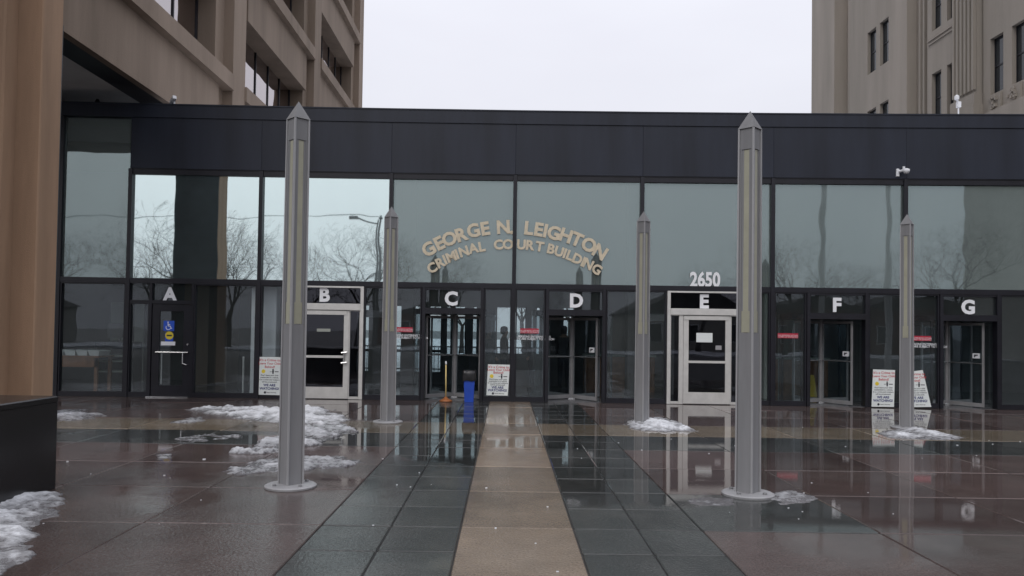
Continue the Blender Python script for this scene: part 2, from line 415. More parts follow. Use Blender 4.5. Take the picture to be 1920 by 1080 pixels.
# ------------------------------------------------------------------ entrance pavilion
def Yf(X): return 18.25 - .15 * (X / 9) ** 2
def facade_vertex(px):
    Y = 18.1
    for _ in range(12): Y = Yf(at_depth(px, 437, Y).x)
    p = at_depth(px, 437, Y); return Vector((p.x, p.y, 0))
mull_px = [113, 243.5, 488.5, 732.5, 965, 1203.5, 1448.5, 1697, 1948]
V = [facade_vertex(p) for p in mull_px]
V = [Vector((V[0].x - 3.1, Yf(V[0].x - 3.1), 0))] + V + [Vector((V[-1].x + 3.1, Yf(V[-1].x + 3.1), 0)), Vector((V[-1].x + 6.2, Yf(V[-1].x + 6.2), 0))]
# bay index b: from V[b] to V[b+1]; bay 1 = narrow bay next to the pier, bays 2..8 hold the doors A..G
B, LEN = [], []
for a, b in zip(V, V[1:]):
    d = b - a; LEN.append(d.length); B.append(Tr(a.x, a.y) @ Rz(math.atan2(d.y, d.x)))
def bl(b, px, py, off=0.0):
    inv = B[b].inverted(); o = inv @ Vector((0, 0, EYE)); d = inv.to_3x3() @ ray(px, py)
    t = (off - o.y) / d.y; p = o + d * t
    return p.x, p.z
def bu(b, px, py=650, off=0.0): return bl(b, px, py, off)[0]
ZT0, ZT1, ZG, ZF, ZC, ZR = 2.68, 2.80, 5.26, 5.40, 6.60, 6.90
pav = empty('entrance_pavilion', Tr(0, 18.2), 'low dark glass entrance pavilion with lettered doors between the tower and the stone building', 'building')
fascia_me = {}
for b in range(len(B)):
    L = LEN[b]
    under_tower = b in (0, 1)
    ztop = ZC - .02 if under_tower else ZG
    if not under_tower:
        q = MB(); q.bbox(.0015, L-.0015, -.06, .12, ZF, ZC, .003); put('fascia_panel', q, 'fascia', B[b], pav)
    q = MB(); q.box(.0, L, -.085, .12, ZC+.003, ZR); q.box(0, L, -.10, .15, ZR, ZR+.03); put('roof_edge', q, 'fascia', B[b], pav)
    if not under_tower:
        q = MB(); q.box(.05, L-.05, -.03, .10, ZG, ZF-.02); q.box(.05, L-.05, -.045, .08, ZF-.02, ZF-.003); put('head_trim', q, 'bronze', B[b], pav)
    q = MB(); q.box(.05, L-.05, -.045, .10, ZT0, ZT1); put('transom_bar', q, 'bronze', B[b], pav)
    g = 'glass_mirror' if b in (2, 3) else 'glass_upper'
    q = MB(); q.box(.047, L-.047, .035, .047, ZT1-.003, ztop+.003); c_ = Tr(L/2, .04, 4); put('pane', q, g, B[b] @ c_ @ Matrix.Rotation(random.gauss(0, .0022), 4, 'X') @ Rz(random.gauss(0, .0022)) @ c_.inverted(), pav)
    q = MB(); q.box(-.045, .045, -.055, .12, 0, ztop + .13 if not under_tower else ZC-.002); put('mullion', q, 'bronze', B[b], pav)
# roof, ceiling, rear and side walls, floor
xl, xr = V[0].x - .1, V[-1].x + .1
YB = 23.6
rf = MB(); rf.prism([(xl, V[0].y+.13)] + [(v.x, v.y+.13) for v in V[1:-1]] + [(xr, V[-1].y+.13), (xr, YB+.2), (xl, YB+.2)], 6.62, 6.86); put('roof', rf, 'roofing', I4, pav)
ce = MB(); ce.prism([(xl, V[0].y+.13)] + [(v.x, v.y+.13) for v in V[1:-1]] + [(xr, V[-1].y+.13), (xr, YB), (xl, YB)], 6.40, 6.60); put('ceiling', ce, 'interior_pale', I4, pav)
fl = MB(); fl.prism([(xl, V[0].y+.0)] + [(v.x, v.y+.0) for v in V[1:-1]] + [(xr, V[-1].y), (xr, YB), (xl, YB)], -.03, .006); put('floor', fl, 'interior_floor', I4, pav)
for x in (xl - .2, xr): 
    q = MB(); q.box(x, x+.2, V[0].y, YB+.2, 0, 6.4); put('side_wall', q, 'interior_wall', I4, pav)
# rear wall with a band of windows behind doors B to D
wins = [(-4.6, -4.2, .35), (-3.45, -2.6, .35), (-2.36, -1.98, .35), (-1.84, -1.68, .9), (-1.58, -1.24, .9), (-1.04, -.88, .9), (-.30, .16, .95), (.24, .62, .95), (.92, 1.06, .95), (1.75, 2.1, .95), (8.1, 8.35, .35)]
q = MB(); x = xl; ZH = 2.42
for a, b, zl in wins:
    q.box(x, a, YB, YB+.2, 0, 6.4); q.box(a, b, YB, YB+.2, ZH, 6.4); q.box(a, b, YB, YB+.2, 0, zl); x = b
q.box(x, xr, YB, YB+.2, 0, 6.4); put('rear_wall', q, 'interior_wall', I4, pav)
for a, b, zl in wins:
    q = MB(); q.frame(a+.002, b-.002, zl+.002, ZH-.002, .025, YB+.06, YB+.14)
    if zl < .5: q.box(a+.025, b-.025, YB+.07, YB+.13, .98, 1.06)
    f = put('rear_window_frame', q, 'bronze', I4, pav)
    q = MB(); q.box(a+.02, b-.02, YB+.095, YB+.105, zl+.02, ZH-.02); put('pane', q, 'glass_rear', I4, f)
# interior columns
for (px, Y, w, m_, n_) in ((508, 18.85, .34, 'soffit', 'column'), (476, 18.55, .12, 'soffit', 'post'), (1188, 20.5, .4, 'interior_wall', 'column'), (1440, 20.2, .3, 'interior_pale', 'column'), (765, 21.0, .35, 'interior_wall', 'column')):
    p = at_depth(px, 640, Y)
    q = MB(); q.bbox(-w/2, w/2, -w/2, w/2, .006, 2.9 if n_ == 'post' else 6.4, .015); put(n_, q, m_, Tr(p.x, Y), pav)

def pane(b, u0, u1, z0, z1, g='glass_lower', y=.035, parent=None, t=.010):
    q = MB(); q.box(u0, u1, y, y+t, z0, z1); return put('pane', q, g, B[b], parent or pav)
def fixed(b, u0, u1, sill=.11, w=.03, g='glass_lower', ztop=ZT0-.002, z1=None):
    zt = z1 or ztop
    q = MB(); q.frame(u0, u1, .007, zt, w, -.03, .09, wt=.03, wb=sill); f = put('window_frame', q, 'bronze', B[b], pav)
    pane(b, u0+w-.004, u1-w+.004, sill-.002, zt-.03+.004, g, parent=f)
    return f

# --- revolving doors C D F G
def wing_parts():
    Rr = .93
    q = MB(); q.frame(.035, Rr, .03, 2.02, .038, -.02, .02, wt=.055, wb=.09)
    fme = q.mesh('wing', 'wing_metal')
    q = MB(); q.box(.07, Rr-.03, -.005, .005, .115, 1.97); gme = q.mesh('wing_pane', 'glass_door')
    q = MB(); q.tube((.075, -.05, 1.06), (Rr-.04, -.05, 1.06), .013, n=6); q.tube((.075, .05, 1.06), (Rr-.04, .05, 1.06), .013, n=6)
    for xx in (.09, Rr-.06): q.tube((xx, -.05, 1.06), (xx, .05, 1.06), .009, n=6)
    bme = q.mesh('push_bar', 'steel')
    return fme, gme, bme
WF, WG, WB = wing_parts()
def revolving(b, px0, px1, phi0, letter, sticker=None):
    u0, u1 = bu(b, px0), bu(b, px1)
    q = MB()
    w = .075
    q.box(u0, u0+w, -.05, .14, .007, ZT0-.002); q.box(u1-w, u1, -.05, .14, .007, ZT0-.002)
    q.box(u0+w, u1-w, -.048, .14, 2.06, 2.20); q.box(u0+w, u1-w, -.03, .09, ZT0-.05, ZT0-.002)
    fr = put('revolving_door', q, 'bronze', B[b], pav)
    pane(b, u0+w-.004, u1-w+.004, 2.196, ZT0-.046, 'glass_lower', .03, fr)
    uc, yc = (u0+u1)/2, .98
    # drum: canopy, curved side glass, posts
    q = MB(); q.lathe([(1.03, 2.065), (1.03, 2.19)], 28, (uc, yc)); put('canopy', q, 'bronze', B[b], fr)
    for sg in (-1, 1):
        q = MB(); k = 12; ring = []
        for i in range(k+1):
            t = R(47 + 86 * i / k)
            for rr in (1.0, 1.012): ring.append((uc + sg*rr*math.sin(t), yc - rr*math.cos(t)))
        inn, outt = ring[0::2], ring[1::2]
        q.prism((inn + outt[::-1]) if sg < 0 else (outt + inn[::-1]), .02, 2.064); put('drum_pane', q, 'glass_lower', B[b], fr)
        for t in (46, 134):
            q = MB(); q.tube((uc + sg*1.006*math.sin(R(t)), yc - 1.006*math.cos(R(t)), .007), (uc + sg*1.006*math.sin(R(t)), yc - 1.006*math.cos(R(t)), 2.064), .028, n=8)
            put('drum_post', q, 'bronze', B[b], fr)
    q = MB(); q.tube((uc, yc, .007), (uc, yc, 2.064), .035, n=10); put('shaft', q, 'wing_metal', B[b], fr)
    q = MB(); q.bbox(uc-.09, uc+.09, yc-.07, yc+.07, .0065, .045, .012); put('floor_pivot', q, 'steel', B[b], fr)
    for k in range(4):
        ph = phi0 + 90*k
        wm = B[b] @ Tr(uc, yc) @ Rz(R(-90 + ph))
        link('wing', WF, wm, fr); link('wing_pane', WG, wm, fr); link('push_bar', WB, wm, fr)
        if sticker and k == 0:
            q = MB(); q.box(.66, .83, -.0145, -.0075, 1.18, 1.30); q.box(.66, .83, .0075, .0145, 1.18, 1.30); put('notice_sticker', q, 'white_plastic', wm, fr)
            q = MB()
            for yy0, yy1 in ((-.018, -.0155),):
                q.box(.70, .79, yy0, yy1, 1.245, 1.27); q.box(.70, .725, yy0, yy1, 1.205, 1.245); q.box(.73, .75, yy0, yy1, 1.228, 1.245)
            put('sticker_mark', q, 'black_ink', wm, fr)
    return fr, uc
def door_letter(b, px, py, ch, label, h=.32):
    u, z = bl(b, px, py, -.0)
    me = text_me(ch, h*1.375, .019, .012, ('lettering', 'dark_edge'))
    o = link('door_letter', me, B[b] @ Tr(u, .012, z) @ FACE_UP)
    tag(o, label, 'letter sign', 'white letters over the doors')

# bay 1 : full pane next to the pier
fixed(1, .05, LEN[1]-.05)
fixed(0, .05, LEN[0]-.05)
# bay 2 : door A
b = 2
ua, ub = bu(b, 251), bu(b, 279)
q = MB(); q.box(ub, ub+.06, -.04, .10, .007, ZT0-.002); q.box(.05, ub, -.03, .09, 2.22, 2.28); put('door_post', q, 'bronze', B[b], pav)
fixed(b, .05, ub, w=.025, z1=2.218); pane(b, .052, ub-.002, 2.282, ZT0-.004)
ud0, ud1 = ub + .062, bu(b, 358)
q = MB(); q.box(ud1, ud1+.06, -.04, .10, .007, ZT0-.002); q.box(ud0, ud1, -.035, .095, 2.20, 2.28); f = put('door_frame', q, 'bronze', B[b], pav)
pane(b, ud0+.002, ud1-.002, 2.282, ZT0-.004, parent=f)
q = MB(); q.frame(ud0+.01, ud1-.01, .02, 2.19, .17, -.012, .045, wt=.17, wb=.26); dA = put('door', q, 'bronze', B[b], pav)
pane(b, ud0+.165, ud1-.165, .27, 2.03, 'glass_lower', .012, dA)
q = MB(); q.tube((ud0+.12, -.06, 1.06), (ud1-.05, -.06, 1.06), .016, n=8); q.tube((ud1-.16, -.075, 1.05), (ud1-.16, -.075, .80), .014, n=8); q.tube((ud1-.16, -.075, .80), (ud1-.07, -.075, .77), .014, n=8); q.tube((ud1-.16, -.075, 1.05), (ud1-.06, -.05, 1.07), .014, n=8); q.tube((ud0+.14, -.06, 1.06), (ud0+.14, -.01, 1.06), .012, n=6); q.tube((ud1-.07, -.075, .77), (ud1-.07, -.01, .77), .012, n=6)
put('pull_handle', q, 'steel', B[b], dA)
q = MB(); q.tube((ud1-.07, -.012, 1.25), (ud1-.07, -.035, 1.25), .025, n=10); put('lock', q, 'steel', B[b], dA)
q = MB(); q.box(ud0-.06, ud1-.01, -.12, .05, .004, .022); put('threshold', q, 'steel', B[b], dA)
q = MB(); q.tube((ud0+.20, .10, .30), (ud0+.20, .10, 1.02), .018, n=8); put('inner_push_bar', q, 'aluminium', B[b], dA)
fixed(b, ud1+.062, LEN[b]-.05, g='glass_lower')
door_letter(b, 318.5, 553.5, 'A', 'white letter A above the black single door with the blue wheelchair sticker')
# stickers on door A
u, z = bl(b, 316.5, 611)
stk = MB(); stk.box(u-.125, u+.125, .004, .010, z-.12, z+.12); so = put('accessible_sticker', stk, 'blue_decal', B[b], dA)
wc = MB(); y0, y1 = -.0005, .0035
wc.tube((u-.02, y0, z+.085), (u-.02, y1, z+.085), .016, n=10)
for (x0_, z0_, x1_, z1_) in ((-.02, .065, -.015, -.005), (-.018, .03, .03, .03), (-.015, -.005, .035, -.005), (.035, -.005, .055, -.06), (.055, -.06, .075, -.055)):
    dv = Vector((x1_-x0_, z1_-z0_)); nn = Vector((-dv.y, dv.x)).normalized() * .0085
    wc.extr_y([(u+x0_-nn.x, z+z0_-nn.y), (u+x1_-nn.x, z+z1_-nn.y), (u+x1_+nn.x, z+z1_+nn.y), (u+x0_+nn.x, z+z0_+nn.y)], y0, y1)
k = 14
for i in range(k):
    t0, t1 = R(150 + 200*i/k), R(150 + 200*(i+1)/k)
    wc.extr_y([(u-.01+.062*math.cos(t0), z-.035+.062*math.sin(t0)), (u-.01+.062*math.cos(t1), z-.035+.062*math.sin(t1)), (u-.01+.048*math.cos(t1), z-.035+.048*math.sin(t1)), (u-.01+.048*math.cos(t0), z-.035+.048*math.sin(t0))], y0, y1)
put('wheelchair_mark', wc, 'lettering', B[b], so)
u2, z2 = bl(b, 317.5, 629)
q = MB(); q.box(u2-.10, u2+.09, .004, .0098, z2-.14, z2+.06); so = put('lower_sticker', q, 'blue_decal', B[b], dA)
q = MB(); q.tube((u2, .0035, z2), (u2, -.001, z2), .095, n=20); put('yellow_disc', q, 'yellow_decal', B[b], so)
q = MB(); q.box(u2-.06, u2+.06, -.004, -.0015, z2-.018, z2+.018); put('disc_mark', q, 'black_ink', B[b], so)
u3, z3 = bl(b, 315, 644)
q = MB(); q.box(u3-.165, u3+.165, .003, .0105, z3-.045, z3+.045); put('white_label', q, 'lettering', B[b], dA)

# aluminium doors B and E
def alu_door(b, px0, px1, leaf0, leaf1, mirror):
    u0, u1 = bu(b, px0), bu(b, px1)
    q = MB(); w = .075
    q.box(u0, u0+w, -.06, .11, .007, ZT0-.002); q.box(u1-w, u1, -.06, .11, .007, ZT0-.002)
    q.box(u0+w, u1-w, -.058, .108, ZT0-.04, ZT0-.002); q.bbox(u0+w, u1-w, -.075, .12, 2.115, 2.265, .008)
    f = put('door_frame', q, 'aluminium', B[b], pav)
    pane(b, u0+w, u1-w, 2.267, ZT0-.042, 'glass_dark', .02, f)
    l0, l1 = bu(b, leaf0), bu(b, leaf1)
    q = MB(); q.frame(l0, l1, .02, 2.10, .12, -.03, .03, wt=.10, wb=.27); leaf = put('door', q, 'aluminium', B[b], f)
    q = MB(); q.box(l0+.115, l1-.115, -.006, .006, .285, 2.004); put('pane', q, 'glass_dark', B[b], leaf)
    q = MB(); q.box(l0+.121, l1-.121, -.045, -.012, .98, 1.035); put('push_bar', q, 'aluminium', B[b], leaf)
    q = MB(); q.bbox(l0+.0, l1-.05, -.05, -.031, 2.0, 2.095, .004); put('closer_cover', q, 'aluminium', B[b], leaf)
    for a, c in ((u0+w+.002, l0-.004), (l1+.004, u1-w-.002)):
        if c - a > .12:
            q = MB(); q.frame(a, c, .009, 2.113, .02, -.02, .05, wb=.06); s = put('sidelight_frame', q, 'aluminium', B[b], f)
            pane(b, a+.018, c-.018, .06, 2.11, 'glass_dark', .01, s)
    return f, leaf, l0, l1
b = 3
fixed(b, .05, bu(b, 533)); 
f, leaf, l0, l1 = alu_door(b, 534, 681, 549, 654, False)
q = MB(); q.tube((l1-.10, -.08, 1.10), (l1-.10, -.08, .86), .016, n=8)
for zz in (1.10, .86): q.tube((l1-.16, -.085, zz), (l1-.03, -.085, zz+.015), .022, n=8); q.tube((l1-.06, -.08, zz), (l1-.06, -.03, zz), .014, n=6)
put('pull_handle', q, 'steel', B[b], leaf)
u, z = bl(b, 607, 619); q = MB(); q.box(u-.16, u+.16, -.012, -.0075, z-.035, z+.035); put('notice_sticker', q, 'interior_pale', B[b], leaf)
door_letter(b, 608, 554, 'B', 'white letter B above the silver framed door behind a tall pole')
fixed(b, bu(b, 682), LEN[b]-.05)
b = 6
fixed(b, .05, bu(b, 1248.5))
f, leaf, l0, l1 = alu_door(b, 1250, 1397, 1281, 1369, True)
q = MB(); q.box(l0-.11, l0-.01, -.04, .03, .009, 2.112); put('hinge_post', q, 'aluminium', B[b], f)
u, z = bl(b, 1320.5, 633); q = MB(); q.box(u-.19, u+.19, -.014, -.0075, z-.11, z+.11); put('paper_notice', q, 'board', B[b], leaf)
u, z = bl(b, 1347, 652); q = MB(); q.box(u-.07, u+.07, -.013, -.0075, z-.05, z+.05); put('notice_sticker', q, 'wing_metal', B[b], leaf)
door_letter(b, 1320, 566.5, 'E', 'white letter E above the silver framed door under the street number')
fixed(b, bu(b, 1398.5), LEN[b]-.05)
# revolving doors
b = 4
fixed(b, .05, bu(b, 789)); revolving(b, 790.5, 906, 45, 'C'); fixed(b, bu(b, 907), LEN[b]-.05)
door_letter(b, 846, 561, 'C', 'white letter C above the revolving door with the blue bin')
b = 5
fixed(b, .05, bu(b, 1021)); revolving(b, 1022.5, 1135, 36, 'D', True); fixed(b, bu(b, 1136), LEN[b]-.05)
door_letter(b, 1080.5, 565, 'D', 'white letter D above the revolving door next to the tan path')
b = 7
fixed(b, .05, bu(b, 1511)); revolving(b, 1512, 1627, 27, 'F', True); fixed(b, bu(b, 1628), LEN[b]-.05)
door_letter(b, 1569, 573, 'F', 'white letter F above the revolving door with a yellow floor sign behind')
b = 8
fixed(b, .05, bu(b, 1760)); revolving(b, 1761, 1874, 27, 'G', True); fixed(b, bu(b, 1875), LEN[b]-.05)
door_letter(b, 1815.5, 577, 'G', 'white letter G above the rightmost revolving door')
for b in (9, 10): fixed(b, .05, LEN[b]-.05)

# street number
u, z = bl(6, 1322, 525.5)
o = link('street_number', text_me('2650', .47, .017, .012, ('lettering', 'dark_edge'), width=.76), B[6] @ Tr(u, .012, z) @ FACE_UP)
tag(o, 'white street number 2650 on the glass above door E', 'number sign')
# arched building name
b4 = B[4]
sign = empty('building_name_sign', B[4] @ Tr(LEN[4], 0, 3.2), 'arched two-line gold building name on the central upper panes', 'sign')
def arc_letters(spec, size, bold):
    for ch, zx, zy in spec:
        px, py = 740 + zx/4, 380 + zy/4
        b = 4 if px < 965 else 5
        cx, R_ = 963.5, 296
        ang = -math.asin(max(-1, min(1, (px - cx) / R_)))
        u, z = bl(b, px, py)
        link('letter', text_me(ch, size, bold, .014, ('gold', 'gold_edge')), B[b] @ Tr(u, .004, z) @ Matrix.Rotation(-ang * .95, 4, 'Y') @ FACE_UP, sign)
arc_letters([('G',258,352),('E',335,310),('O',412,276),('R',497,246),('G',592,214),('E',677,200),('N',815,188),('.',878,190),
             ('L',1003,196),('E',1078,206),('I',1130,216),('G',1193,232),('H',1283,252),('T',1365,281),('O',1455,322),('N',1538,374)], .43, .017)
arc_letters([('C',282,492),('R',340,455),('I',378,432),('M',425,410),('I',468,390),('N',520,370),('A',590,346),('L',652,334),('C',778,319),('O',850,316),
             ('U',950,318),('R',1012,323),('T',1087,333),('B',1170,350),('U',1232,370),('I',1275,384),('L',1310,398),('D',1368,425),('I',1412,446),('N',1450,464),('G',1515,503)], .315, .0125)

# decals on the glass: no smoking notices and search notices
def no_smoking(b, px, py, label, search=True):
    u, z = bl(b, px, py)
    w = .44 if b != 7 else .48
    q = MB(); q.box(u-w/2, u+w/2, .026, .0325, z-.058, z+.058); o = put('no_smoking_notice', q, 'red_decal', B[b])
    tag(o, label, 'notice', 'red no smoking notices on the glass')
    link('lettering', text_me('NO SMOKING WITHIN\n15 FEET OF ENTRANCE', .045, -.0004, .0006), B[b] @ Tr(u, .0245, z-.012) @ FACE_UP, o)
    if search:
        link('search_notice', text_me('ALL PERSONS ENTERING THIS\nFACILITY ARE SUBJECT TO SEARCH', .068, .0008, .0008), B[b] @ Tr(u+.05, .031, z-.165) @ FACE_UP, o)
no_smoking(4, 756, 618, 'red no smoking notice on the pane beside door C')
no_smoking(5, 993, 620.5, 'red no smoking notice on the pane beside door D')
no_smoking(7, 1478, 629.5, 'red no smoking notice on the pane beside door F', False)
no_smoking(8, 1729, 634.5, 'red no smoking notice on the pane beside door G')

# child safety posters standing on the sill
def poster(b, pts, label, y=-.05):
    # pts: photograph corners bottom-left, bottom-right, top-right, top-left
    P4 = [Vector(bl(b, *p, y)) for p in pts]
    def uv(s, t): return (P4[0]*(1-s)+P4[1]*s)*(1-t) + (P4[3]*(1-s)+P4[2]*s)*t
    c = uv(.5, 0)
    root = empty('poster_board', B[b] @ Tr(c.x, y, c.y), label, 'poster', 'child safety posters')
    q = MB(); pl = []; n = 8
    outl = [uv(k/n, 0) for k in range(n+1)] + [uv(1, k/n) for k in range(1, n+1)] + [uv(1-k/n, 1) for k in range(1, n+1)] + [uv(0, 1-k/n) for k in range(1, n)]
    q.extr_y([(p.x, p.y) for p in outl], y-.006, y+.006); put('board', q, 'board', B[b], root)
    ang = math.atan2((P4[1]-P4[0]).y, (P4[1]-P4[0]).x)
    wd = (P4[1]-P4[0]).length
    def line(txt, t, size, ink, s=.5, bold=.0012):
        p = uv(s, t); link('lettering', text_me(txt, size, bold, .0006, (ink,)), B[b] @ Tr(p.x, y-.0068, p.y) @ Matrix.Rotation(-ang, 4, 'Y') @ FACE_UP, root)
    line("It's a Crime to", .915, .084, 'red_ink'); line('Leave Your Child', .825, .074, 'red_ink'); line('Behind!', .735, .08, 'red_ink')
    for k, tx in enumerate(("Don't leave your child", 'unattended in a vehicle.', 'It is a crime and violators', 'will be prosecuted.')): line(tx, .515 - .058*k, .046, 'black_ink', bold=.0008)
    line('WE ARE', .255, .078, 'navy_ink', bold=.003); line('WATCHING!', .165, .078, 'navy_ink', bold=.003)
    line('State\'s Attorney', .065, .034, 'black_ink', .6, .0004)
    p = uv(.3, .065); q = MB(); q.tube((p.x, y-.0068, p.y), (p.x, y-.0095, p.y), .028, n=8); put('emblem', q, 'black_ink', B[b], root)
    p = uv(.2, .62); q = MB(); q.tube((p.x, y-.0068, p.y), (p.x, y-.0095, p.y), .045, n=14); put('yellow_circle', q, 'yellow_decal', B[b], root)
    p = uv(.66, .61); q = MB(); q.tube((p.x, y-.0068, p.y+.05), (p.x, y-.0095, p.y+.05), .018, n=10)
    q.extr_y([(p.x-.012, p.y-.05), (p.x+.012, p.y-.05), (p.x+.022, p.y+.03), (p.x-.022, p.y+.03)], y-.0095, y-.0068)
    q.box(p.x-.075, p.x-.03, y-.009, y-.0068, p.y-.004, p.y+.006); q.box(p.x+.04, p.x+.13, y-.009, y-.0068, p.y-.006, p.y+.012); put('child_pictogram', q, 'black_ink', B[b], root)
poster(3, [(485, 740), (524.5, 741), (526, 669.5), (487, 669)], 'white child safety poster between doors A and B, beside the tall pole')
poster(4, [(912, 741), (952, 742), (956, 684), (915, 683)], 'white child safety poster between doors C and D, beside the tan path')
poster(7, [(1634, 762.5), (1676, 763), (1678, 694), (1637, 692.5)], 'upright white child safety poster between door F and the small pole')
poster(8, [(1697, 763.5), (1746, 763), (1730, 694), (1697, 698)], 'slanted white child safety poster half hidden by the small pole near door G', -.06)

# security cameras and fittings
p = at_depth(1688, 323, Yf(8.9)-.08)
root = empty('security_camera', Tr(p.x, p.y, p.z-.1), 'white security camera on the dark fascia above door G', 'camera', 'security cameras')
q = MB(); q.bbox(p.x-.10, p.x-.03, p.y-.03, p.y+.05, p.z-.10, p.z+.08, .01); put('wall_bracket', q, 'white_plastic', I4, root)
q = MB(); q.tube((p.x-.05, p.y-.05, p.z+.01), (p.x+.06, p.y-.16, p.z+.03), .03, n=8); q.tube((p.x+.02, p.y-.12, p.z+.02), (p.x+.02, p.y-.12, p.z+.11), .03, n=8); put('arm', q, 'white_plastic', I4, root)
q = MB(); q.lathe([(.0, p.z-.07), (.05, p.z-.06), (.075, p.z-.01), (.075, p.z+.035), (.02, p.z+.06)], 14, (p.x+.06, p.y-.16)); put('dome', q, 'white_plastic', I4, root, True)
p = at_depth(325, 190, 18.1)
root = empty('security_camera', Tr(p.x, p.y, 6.93), 'small white security camera on the roof edge below the tower beam', 'camera', 'security cameras')
q = MB(); q.tube((p.x, p.y+.05, 6.93), (p.x, p.y+.05, 7.02), .025, n=8); put('stem', q, 'white_plastic', I4, root)
q = MB(); q.T = Tr(p.x, p.y, 7.06) @ Rz(R(-50)) @ Matrix.Rotation(R(-20), 4, 'Y'); q.bbox(-.17, .10, -.045, .045, -.045, .045, .012); put('body', q, 'white_plastic', I4, root)
p = at_depth(1797, 200, 19.2)
root = empty('security_camera', Tr(p.x, p.y, 6.88), 'white pole camera standing on the roof in front of the stone building', 'camera', 'security cameras')
q = MB(); q.tube((p.x, p.y, 6.86), (p.x, p.y, 7.46), .018, n=8); put('mast', q, 'white_plastic', I4, root)
q = MB(); q.bbox(p.x-.04, p.x+.05, p.y-.05, p.y+.05, 7.46, 7.60, .01); q.tube((p.x, p.y, 7.56), (p.x-.07, p.y-.05, 7.66), .025, n=8); q.lathe([(.03, 7.63), (.055, 7.65), (.055, 7.73), (.02, 7.76)], 12, (p.x-.07, p.y-.05)); put('body', q, 'white_plastic', I4, root)

# ------------------------------------------------------------------ office tower on the left
TX = -8.2
tower = empty('office_tower', Tr(TX-6, 28), 'tall brown concrete tower with deep recessed windows above the pavilion', 'building')
NF = 5
Z0, ST, LIP = 7.17, 4.26, 8.66
# corner pier, stepped
q = MB()
cy0, cy1 = 11.6, 13.95
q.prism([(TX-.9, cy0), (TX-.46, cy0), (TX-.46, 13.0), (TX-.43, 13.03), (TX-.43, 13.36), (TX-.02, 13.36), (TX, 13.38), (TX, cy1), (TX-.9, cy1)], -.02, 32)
put('corner_pier', q, 'concrete_lit', I4, tower)
q = MB(); q.box(TX-1.25, TX-.01, cy1+.003, cy1+.04, 0, Z0); put('rear_shade_panel', q, 'shade_grey', I4, tower)  # added panel, darkens the pier's rear face as mirrored in the glass
piers = [23.1, 32.5, 42.05]
for yc in piers:
    q = MB(); zb = 0
    q.prism([(TX-1.0, yc-1.15), (TX-.3, yc-1.15), (TX-.3, yc-.5), (TX, yc-.5), (TX, yc+.55), (TX-.3, yc+.55), (TX-.3, yc+1.15 if yc < 42 else yc+.551), (TX-1.0, yc+1.15 if yc < 42 else yc+.551)][::1], zb, 32)
    put('pier', q, 'concrete', I4, tower)
# rear piers of the open ground floor
for X, yc in ((-15, 26.1), (-15, 34.5)):
    q = MB(); q.bbox(X-.6, X+.6, yc-.6, yc+.6, 0, Z0+.4, .04); put('ground_pier', q, 'concrete', I4, tower)
bays = [(13.995, 21.948), (24.252, 31.348), (33.652, 40.898)]
for bi, (y0, y1) in enumerate(bays):
    for k in range(NF):
        zb = Z0 + ST*k; zl = LIP + ST*k; zs = zl + .46; zh = zb + ST
        q = MB(); q.box(TX-1.0 if k else TX-.34, TX-.16, y0, y1, zb, zl); put('spandrel', q, 'concrete', I4, tower)
        ya, yb_ = (y0, y1 + .62) if bi == 0 else (y0 - .6, y1 + .62)
        yb_ = min(yb_, 42.0)
        q = MB(); q.prism([(TX-1.0, y0), (TX-.302, y0), (TX-.302, ya), (TX+.06, ya), (TX+.06, yb_), (TX-.302, yb_), (TX-.302, y1), (TX-1.0, y1)][::1] if bi else [(TX-1.0, y0), (TX+.06, y0), (TX+.06, yb_), (TX-.302, yb_), (TX-.302, y1), (TX-1.0, y1)], zl+.002, zs); put('sill_ledge', q, 'concrete', I4, tower)
        if k == NF - 1: continue
        n = 5; w = (y1 - y0) / n
        for i in range(n):
            q = MB(); q.box(TX-.86, TX-.845, y0+i*w+.03, y0+(i+1)*w-.03, zs, zh); put('window_pane', q, 'glass_tower', I4, tower)
        for i in range(n+1):
            ym = min(max(y0+i*w, y0+.031), y1-.031)
            q = MB(); q.box(TX-.90, TX-.81, ym-.03, ym+.03, zs, zh); put('window_mullion', q, 'bronze', I4, tower)
    if bi == 0: pass
q = MB(); q.box(TX-1.3, TX-1.02, 14.0, 42.5, Z0+.45, 32); put('inner_wall', q, 'interior_wall', I4, tower)
q = MB(); q.box(-26, TX-.962, 12.62, 42.5, Z0+.10, Z0+.19); put('soffit', q, 'soffit', I4, tower)
q = MB(); q.box(TX-.96, TX-.342, 13.96, 21.94, Z0+.03, Z0+.40); put('edge_beam', q, 'bronze', I4, tower)
q = MB(); q.box(-26, TX-.92, 11.62, 12.6, Z0+.0, 32); put('front_wall', q, 'concrete', I4, tower)
q = MB(); q.box(-26, TX-1.3, 12.6, 42.6, Z0+.45, 32); put('core', q, 'concrete', I4, tower)
p = at_depth(203, 182, 16.6)
q = MB(); q.lathe([(.02, Z0-.13), (.07, Z0-.09), (.08, Z0-.01), (.03, Z0+.098)], 12, (-10.2, 18.9)); o = put('dome_camera', q, 'black_plastic'); tag(o, 'small dark dome camera hanging from the tower soffit', 'camera', 'security cameras')

# ------------------------------------------------------------------ old limestone courthouse on the right
CX = 19.0
court = empty('stone_courthouse', Tr(CX+6, 37), 'old grey limestone building with fluted pilasters and narrow paired windows', 'building')
def stone(name, y0, y1, x, z0, z1, xb=None):
    q = MB(); q.box(x, xb or CX+1.2, y0, y1, z0, z1); return put(name, q, 'limestone', I4, court)
